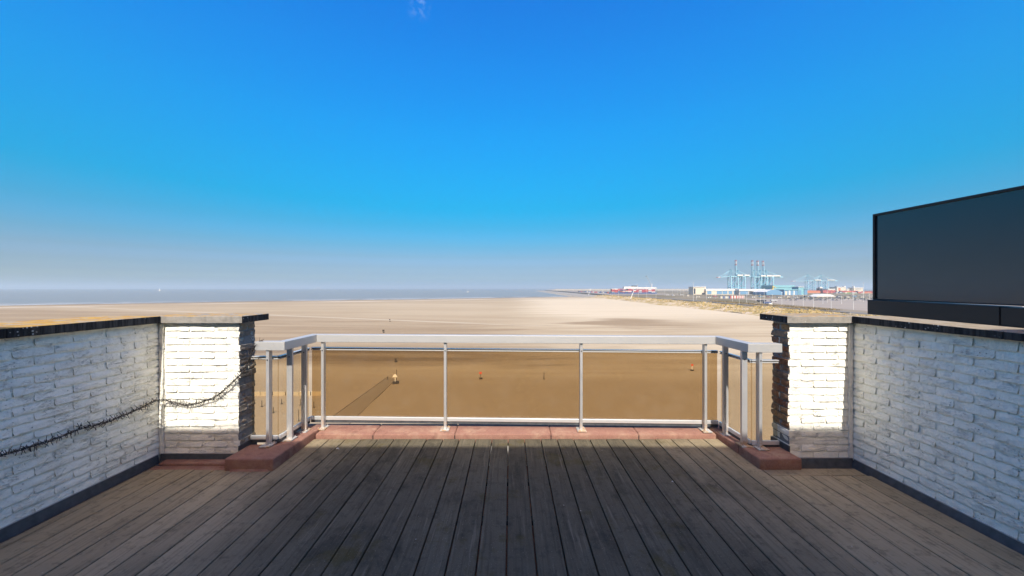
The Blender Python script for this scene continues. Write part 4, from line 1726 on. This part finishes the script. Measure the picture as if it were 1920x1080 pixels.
d = 1480
rs = thing("red_ship", "orange red ship hull moored under the far cranes", "ship", at(1525, d, HZ))
m = MB()
xa, xb = PD(1512, d), PD(1541, d)
za, zb = zpix(551, d), zpix(545.5, d)
m.quad_box([(xa + 5, d + 3, za), (xb, d, za), (xb, d + 22, za), (xa + 5, d + 19, za), (xa, d + 2, zb + 2), (xb, d, zb), (xb, d + 22, zb), (xa, d + 20, zb + 2)])
m.build("hull", HC["orange"], rs)
block("hatch", 1518, 1537, 544.6, 545.4, d + 3, 15, HC["maroon"], rs)
block("deckhouse", 1536, 1542, 540.5, 545.4, d + 4, 14, HC["dark"], rs)
block("bridge", 1537, 1542.5, 538, 540.4, d + 5, 10, HC["white"], rs)
stack(1543, 1568, 544, 551, 1440, [HC["red"], HC["maroon"], HC["orange"], HC["red"]], "red container stack right of the red ship hull")
stack(1568, 1580, 547, 552, 1400, [HC["grey"], HC["white"], HC["navy"]], "grey and white container stack left of the green one", 3.4)
stack(1580, 1608, 548.5, 552, 1380, [HC["green"], HC["green"], HC["green"], HC["white"]], "green container stack before the red rows", 4.5)
stack(1578, 1612, 545, 548.2, 1460, [HC["red"], HC["maroon"], HC["orange"]], "long red container row behind the green stack", 3.6)
stack(1609, 1645, 546, 553, 1400, [HC["orange"], HC["beige"], HC["maroon"], HC["grey"]], "mixed orange and beige container stack beside the dark screen", 3.0)
shed("white low building behind the red containers", 1553, 1566, 541.5, 543, 548, 1700, 30, HC["white"], HC["white"], [], "building", "port_building")
shed("cream silo building with tower behind the green containers", 1569, 1586, 538, 539, 550, 1750, 40, HC["beige"], HC["white"], [(1572, 1576, 540, 545, HC["orange"])], "building", "silo_building")
block("tower", 1583.5, 1585.5, 535.8, 537.9, 1752, 15, HC["white"], bpy.data.objects["silo_building"])
block("tower", 1570, 1572, 536.2, 537.9, 1752, 15, HC["grey"], bpy.data.objects["silo_building"])
shed("white port building left of the far right office", 1587, 1600, 541.5, 542.4, 549, 1760, 30, HC["white"], HC["white"], [], "building", "port_building")
shed("pale office building with stepped roof at the far right", 1601, 1618, 539, 540, 550, 1740, 30, HC["beige"], HC["white"], [(1604, 1614, 541, 543, HC["grey"])], "building", "office_building")
block("stair_tower", 1601, 1603, 536.5, 538.9, 1742, 12, HC["white"], bpy.data.objects["office_building"])

# white storage tent
d = 840
tent = thing("storage_tent", "low white storage tent in front of the red containers", "tent", at(1550, d, HZ))
m = MB()
prof = [(1530, 556.2), (1534, 554.4), (1541, 552.2), (1550, 551.4), (1558, 552.0), (1563, 553.8), (1568, 556.2)]
for yy in (d, d + 24):
    m.v += [(PD(a, d), yy, zpix(b, d)) for a, b in prof]
q = len(prof)
m.f.append(tuple(range(q)))
m.f.append(tuple(2 * q - 1 - i for i in range(q)))
for i in range(q - 1):
    m.f.append((i + 1, i, q + i, q + i + 1))
m.m += [0] * (q + 1)
m.build("canvas", HC["white"], tent)
block("base_wall", 1531, 1567.5, 556.25, 558, d + .5, 22, HC["grey"], tent)

# ---- red and white barrier boxes and trucks by the road
t_ = thing("barrier_row", "row of red and white striped barriers before the warehouses", "barrier", P(1375, 560, HZ))
d = t_.location.y
x = 1351.0
i = 0
while x < 1395:
    w = 1.5 if x > 1380 else 2.6
    mt = (HC["red"] if i % 2 else HC["white"]) if x > 1368 else R.choice([HC["white"], HC["beige"], HC["navy"], HC["grey"]])
    block("barrier", x, x + w - .15, 554.6 if x > 1368 else 555.4 + R.uniform(0, .5), 559.6, d, 3, mt, t_)
    x += w
    i += 1

for (px0, px1, yt, yb, mt, lab) in ((1421, 1437, 562.5, 566.5, HC["dark"], "dark trailer parked by the yard, left of the grey one"),
                                    (1433, 1446, 566, 570.5, HC["navy"], "dark blue trailer parked nearest the dune"),
                                    (1446, 1458, 562, 565.5, HC["grey"], "grey trailer behind the dark blue one")):
    g = P((px0 + px1) / 2, yb, HZ)
    t_ = thing("trailer", lab, "trailer", g, "trailers parked at the yard")
    k_ = g.y / F
    MB().box(PD(px0, g.y), PD(px1, g.y), g.y, g.y + 2.6, HZ + 1.0, HZ + (yb - yt) * k_).build("box_body", mt, t_)
    for s_ in (.2, .8):
        cx_ = PD(px0 + (px1 - px0) * s_, g.y)
        MB().bar((cx_, g.y + .1, HZ + .5), (cx_, g.y + 2.5, HZ + .5), .5, 8).build("wheel", HC["dark"], t_)

KIND_ = [("white", HC["white"]), ("beige", HC["beige"]), ("blue", HC["blue"]), ("grey", HC["grey"]), ("maroon", HC["maroon"]), ("black", HC["dark"])]
for (px_, y_, w_, h_, k_, lab) in ((1252, 553.2, 5, 1.6, 3, "left of the pale lamp posts before the ship's right end"), (1263, 554.0, 3, 1.8, 0, "at the right end of the container ship"),
                                   (1278, 552.6, 6, 1.5, 3, "left of the beige block building"), (1290, 554.5, 4, 2.2, 1, "at the left foot of the beige block building"),
                                   (1309, 556.5, 7, 1.5, 1, "in front of the beige block building"), (1330, 557.5, 5, 1.6, 0, "in front of the left warehouse door"),
                                   (1341, 555.5, 6, 2.0, 4, "before the second blue warehouse door"), (1402, 555.0, 5, 1.8, 5, "right of the striped barriers"),
                                   (1413, 557.0, 6, 1.8, 0, "right of the black hut by the striped barriers"), (1427, 556.0, 5, 2.0, 2, "before the dark open warehouse bays"),
                                   (1441, 556.5, 4, 1.6, 4, "at the left foot of the curved blue hall"), (1462, 557.5, 6, 1.6, 0, "before the right half of the curved blue hall"),
                                   (1478, 557.0, 5, 2.2, 1, "left of the pale blue tower building"), (1493, 558.0, 6, 1.6, 3, "at the left foot of the tower building"),
                                   (1512, 556.5, 5, 2.4, 5, "right of the tower building"), (1522, 555.5, 4, 1.8, 0, "left of the white storage tent"),
                                   (1575, 556.0, 6, 2.0, 3, "right of the white storage tent"), (1590, 556.8, 5, 1.8, 0, "below the middle of the green containers"),
                                   (1603, 555.5, 6, 2.2, 2, "below the right end of the green containers"), (1617, 557.0, 6, 1.8, 1, "beside the post of the dark screen")):
    g = P(px_, y_ + .8, HZ)
    k2 = g.y / F
    cn, mt = KIND_[k_]
    t_ = thing("site_hut", f"small {cn} site hut {lab}", "hut", g, "small huts on the harbour ground")
    MB().box(g.x - w_ * k2 / 2, g.x + w_ * k2 / 2, g.y, g.y + 4, HZ + .02, HZ + h_ * k2 * .85).build("wall", mt, t_)
    MB().box(g.x - w_ * k2 / 2 - .3, g.x + w_ * k2 / 2 + .3, g.y - .3, g.y + 4.3, HZ + h_ * k2 * .852, HZ + h_ * k2).build("roof", HC["grey"], t_)
    MB().box(g.x - .6, g.x + .6, g.y - .06, g.y - .004, HZ + .02, HZ + min(2.1, h_ * k2 * .7)).build("door", HC["dark"], t_)

t_ = thing("white_van", "white van parked in front of the dark blue trailer", "van", P(1445, 571.5, HZ))
g = t_.location
MB().cbox(g.x - 1.8, g.x + 1.6, g.y, g.y + 1.9, HZ + .35, HZ + 2.0, .2).build("body", HC["white"], t_)
MB().cbox(g.x + 1.61, g.x + 2.4, g.y + .1, g.y + 1.8, HZ + .35, HZ + 1.2, .15).build("bonnet", HC["white"], t_)
for s_ in (-1.2, 1.6):
    MB().bar((g.x + s_, g.y - .02, HZ + .35), (g.x + s_, g.y + 1.92, HZ + .35), .34, 10).build("wheel", HC["dark"], t_)


# ---- parked cars
def car_mesh(mat):
    m_ = MB()
    m_.quad_box([(-2.1, -.85, .3), (2.1, -.85, .3), (2.1, .85, .3), (-2.1, .85, .3), (-2.05, -.8, .85), (2.0, -.8, .8), (2.0, .8, .8), (-2.05, .8, .85)], 0)
    m_.quad_box([(-1.7, -.74, .851), (1.0, -.74, .851), (1.0, .74, .851), (-1.7, .74, .851), (-1.2, -.62, 1.42), (.4, -.62, 1.42), (.4, .62, 1.42), (-1.2, .62, 1.42)], 1)
    for sx in (-1.3, 1.3):
        m_.bar((sx, -.87, .32), (sx, .87, .32), .32, 8, mat=2)
    return m_.mesh("car", [mat, M["window"], HC["dark"]])


ROWS = ["row of the grey yard nearest the dune", "second row of the grey yard from the dune", "third row of the grey yard from the dune", "row left of the white storage tent", "row right of the white storage tent",
        "gap beside the parked trailers", "row before the white roofed warehouses", "row before the blue halls", "row before the green container stack"]
cars = [("dark", car_mesh(HC["dark"])), ("white", car_mesh(HC["white"])), ("grey", car_mesh(HC["grey"])), ("navy", car_mesh(HC["navy"]))]
for row, (d, p0, p1, step) in enumerate(((600, 1478, 1640, 6.2), (655, 1484, 1640, 5.6), (720, 1478, 1640, 5.2), (800, 1488, 1528, 5.0), (800, 1570, 1640, 5.0), (470, 1396, 1420, 8.5), (900, 1336, 1436, 5.5), (880, 1440, 1530, 4.6), (960, 1572, 1640, 4.4))):
    px_ = p0
    while px_ < p1:
        if R.random() < .78:
            cn, me = R.choice(cars)
            o = link("parked_car", me, None, (PD(px_, d + R.uniform(-2, 2)), d + R.uniform(-2, 2), HZ + .06), R.choice([0, math.pi]) + R.uniform(-.1, .1))
            tag(o, f"small {cn} car parked in the {ROWS[row]}", "car", "cars parked in rows on the harbour yard")
        px_ += step * R.uniform(.8, 1.5)

# dark rows of trailers along the breakwater road
x = 1084.0
i = 0
while x < 1144:
    w = R.uniform(1.8, 3.6)
    d = 1330 + (1144 - x) * 9 + R.uniform(-20, 20)
    zb = HZ
    hh = R.uniform(2.6, 6.0)
    cn, mt = R.choice([("black", HC["dark"]), ("navy", HC["navy"]), ("grey", HC["grey"]), ("maroon", HC["maroon"])])
    o = MB().box(PD(x, d), PD(x + w - .3, d), d, d + 4, zb, zb + hh).build("stacked_container", mt)
    tag(o, f"{cn} container standing in the row between breakwater and container ship", "container", "dark containers along the breakwater road")
    x += w
sheet("quay", [(255, 1120), (520, 1120), (620, 2300), (330, 2300)], HZ + .06, HC["yard"], "grey quay strip between breakwater and container ship")

# ---- lamp posts
def lamp_tree(hgt, arm):
    t_ = thing("lamp_post", "tall pale lamp post on the harbour ground behind the dune", "lamp post", (0, 0, 0), "lamp posts around the harbour yard")
    MB().bar((0, 0, -.2), (0, 0, hgt), .17, 6, .11).build("pole", HC["pole"], t_)
    MB().box(-arm, arm, -.12, .12, hgt + .002, hgt + .16).build("lamp_head", HC["pole"], t_)
    return t_


LP = [(1487, 552, 574.5), (1525.5, 551.5, 576.5), (1558.5, 554, 578.5), (1600, 552, 580.5), (1551, 522, 567.5), (1599, 529, 562), (1619, 529, 566),
      (1282, 540, 556.5), (1334.5, 545, 559), (1373.5, 541.5, 567.5), (1325, 546, 562), (1342, 545, 560), (1417.5, 549, 565.5), (1425.6, 552, 571.5), (1433, 541.5, 571.5),
      (1466, 548, 574), (1212.5, 536, 560.5), (1246.5, 538, 555), (1261, 538.5, 554), (1270, 539, 553.5), (1276, 539, 553.5), (1290, 538, 555), (1306, 545, 562), (1300, 529, 567),
      (1320, 533, 552), (1160, 545, 557), (1145, 544, 556), (1130, 545, 556), (1197, 546, 559.5), (1230, 543, 560), (1386, 550, 571), (1400, 549, 570), (1448, 553, 572), (1506, 553, 574), (1543, 556, 570), (1578, 556, 570), (1630, 551, 580)]
MARKS = [(0, "beside the dark containers along the breakwater"), (1135, "at the breakwater end of the container ship"), (1200, "before the right half of the container ship"),
         (1240, "between the container ship and the beige block building"), (1298, "before the beige block building"), (1324, "before the long warehouse with blue doors"),
         (1384, "below the raised crane booms"), (1436, "before the curved blue hall"), (1470, "before the pale blue tower building"), (1510, "before the red ship hull"),
         (1545, "before the white storage tent"), (1570, "before the green container stack"), (1610, "beside the dark glass screen")]
where = {}
for row_ in sorted(LP):
    where.setdefault([w for p_, w in MARKS if row_[0] >= p_][-1], []).append(row_)
ORD = {1: [""], 2: ["left ", "right "], 3: ["left ", "middle ", "right "], 4: ["leftmost ", "second from left ", "third from left ", "rightmost "]}
ORD[5] = ["leftmost ", "second from left ", "middle ", "fourth from left ", "rightmost "]
ORD[6] = ["leftmost ", "second from left ", "third from left ", "third from right ", "second from right ", "rightmost "]
ORD[7] = ["leftmost ", "second from left ", "third from left ", "middle ", "third from right ", "second from right ", "rightmost "]
protos = {}
for w_, rows_ in where.items():
    for (px_, yt, yb), o_ in zip(rows_, ORD[len(rows_)]):
        g = P(px_, yb, HZ)
        hgt = (yb - yt) * g.y / F
        kind_ = "tall" if hgt > 22 else ("short" if hgt < 11 else "slim")
        lab = f"{o_}{kind_} pale lamp post {w_}"
        key = round(hgt)
        if key not in protos:
            protos[key] = lamp_tree(hgt, .9)
            protos[key].location = g
            protos[key]["label"] = lab
        else:
            copy_tree(protos[key], g, None, lab)
for (a, b, lab) in (((1182.5, 560.3), (1188.5, 545), "slanting white mast at the dune end before the container ship"), ((1103.5, 553.5), (1107.5, 541.5), "slanting white mast on the breakwater root")):
    g = P(a[0], a[1], HZ)
    t_ = thing("slanting_mast", lab, "mast", g)
    e = at(b[0], g.y, zpix(b[1], g.y))
    MB().bar(g, e, .75, 6, .45).build("pole", HC["white"], t_)
    MB().bar(e - Vector((1.4, 0, .4)), e + Vector((1.4, 0, .4)), .3, 5).build("crossarm", HC["white"], t_)

# ---- boats
g = P(299, 545.6, SZ)
k_ = g.y / F
t_ = thing("sailing_boat", "small white sailing boat on the sea at the left", "boat", g)
m = MB().quad_box([(g.x - 5, g.y, SZ - .5), (g.x + 5, g.y - 1, SZ - .5), (g.x + 5, g.y + 1, SZ - .5), (g.x - 5, g.y + .1, SZ - .5),
                   (g.x - 7, g.y, SZ + 2.2), (g.x + 6, g.y - 1.6, SZ + 1.8), (g.x + 6, g.y + 1.6, SZ + 1.8), (g.x - 7, g.y + .1, SZ + 2.2)])
m.build("hull", HC["white"], t_)
MB().bar((g.x, g.y, SZ + 1.8), (g.x, g.y, SZ + 24), .25, 5).build("mast", HC["pole"], t_)
MB().quad_box([(g.x + .4, g.y - .1, SZ + 3.5), (g.x + 6.6, g.y - .1, SZ + 3.5), (g.x + 6.6, g.y + .2, SZ + 3.5), (g.x + .4, g.y + .2, SZ + 3.5),
               (g.x + .4, g.y - .1, SZ + 23), (g.x + .8, g.y - .1, SZ + 23), (g.x + .8, g.y + .2, SZ + 23), (g.x + .4, g.y + .2, SZ + 23)]).build("main_sail", HC["white"], t_)
MB().quad_box([(g.x - 6.2, g.y - .1, SZ + 3), (g.x - .4, g.y - .1, SZ + 3), (g.x - .4, g.y + .1, SZ + 3), (g.x - 6.2, g.y + .1, SZ + 3),
               (g.x - .9, g.y - .1, SZ + 19), (g.x - .4, g.y - .1, SZ + 19), (g.x - .4, g.y + .1, SZ + 19), (g.x - .9, g.y + .1, SZ + 19)]).build("fore_sail", HC["white"], t_)
g = P(877, 548, SZ)
t_ = thing("motor_boat", "tiny white motor boat on the sea near the middle", "boat", g)
MB().quad_box([(g.x - 4, g.y - .8, SZ - .4), (g.x + 4, g.y - 1.4, SZ - .4), (g.x + 4, g.y + 1.4, SZ - .4), (g.x - 4, g.y + .8, SZ - .4),
               (g.x - 6, g.y - .6, SZ + 2.6), (g.x + 5, g.y - 2, SZ + 2), (g.x + 5, g.y + 2, SZ + 2), (g.x - 6, g.y + .6, SZ + 2.6)]).build("hull", HC["white"], t_)
MB().box(g.x - 1, g.x + 3, g.y - 1, g.y + 1, SZ + 2.2, SZ + 5.5).build("cabin", HC["white"], t_)
d = 11500
t_ = thing("cargo_ship", "pale cargo ship on the horizon left of the middle", "ship", at(595, d, SZ))
block("hull", 591, 599.5, 540.2, 541.4, d, 20, HC["grey"], t_)
block("deckhouse", 597, 599, 538.4, 540.1, d + 2, 15, HC["white"], t_)
block("cargo", 591.6, 596.5, 539.4, 540.15, d + 2, 15, HC["white"], t_)

# ================================================================== HAZE
hm = bpy.data.materials.new("sea_haze")
hm.use_nodes = True
ht = hm.node_tree
for n in list(ht.nodes):
    if n.type != "OUTPUT_MATERIAL":
        ht.nodes.remove(n)
hv = ht.nodes.new("ShaderNodeVolumePrincipled")
hv.inputs["Color"].default_value = (.84, .96, 1.0, 1)
hv.inputs["Density"].default_value = HAZE
hv.inputs["Anisotropy"].default_value = .2
ht.links.new(hv.outputs[0], [n for n in ht.nodes if n.type == "OUTPUT_MATERIAL"][0].inputs["Volume"])
hz_ = MB().box(-46000, 46000, -60, 41000, SZ - 3.5, 107).build("haze", hm)
tag(hz_, "thin pale sea haze over beach, harbour and water", None, None, "stuff")
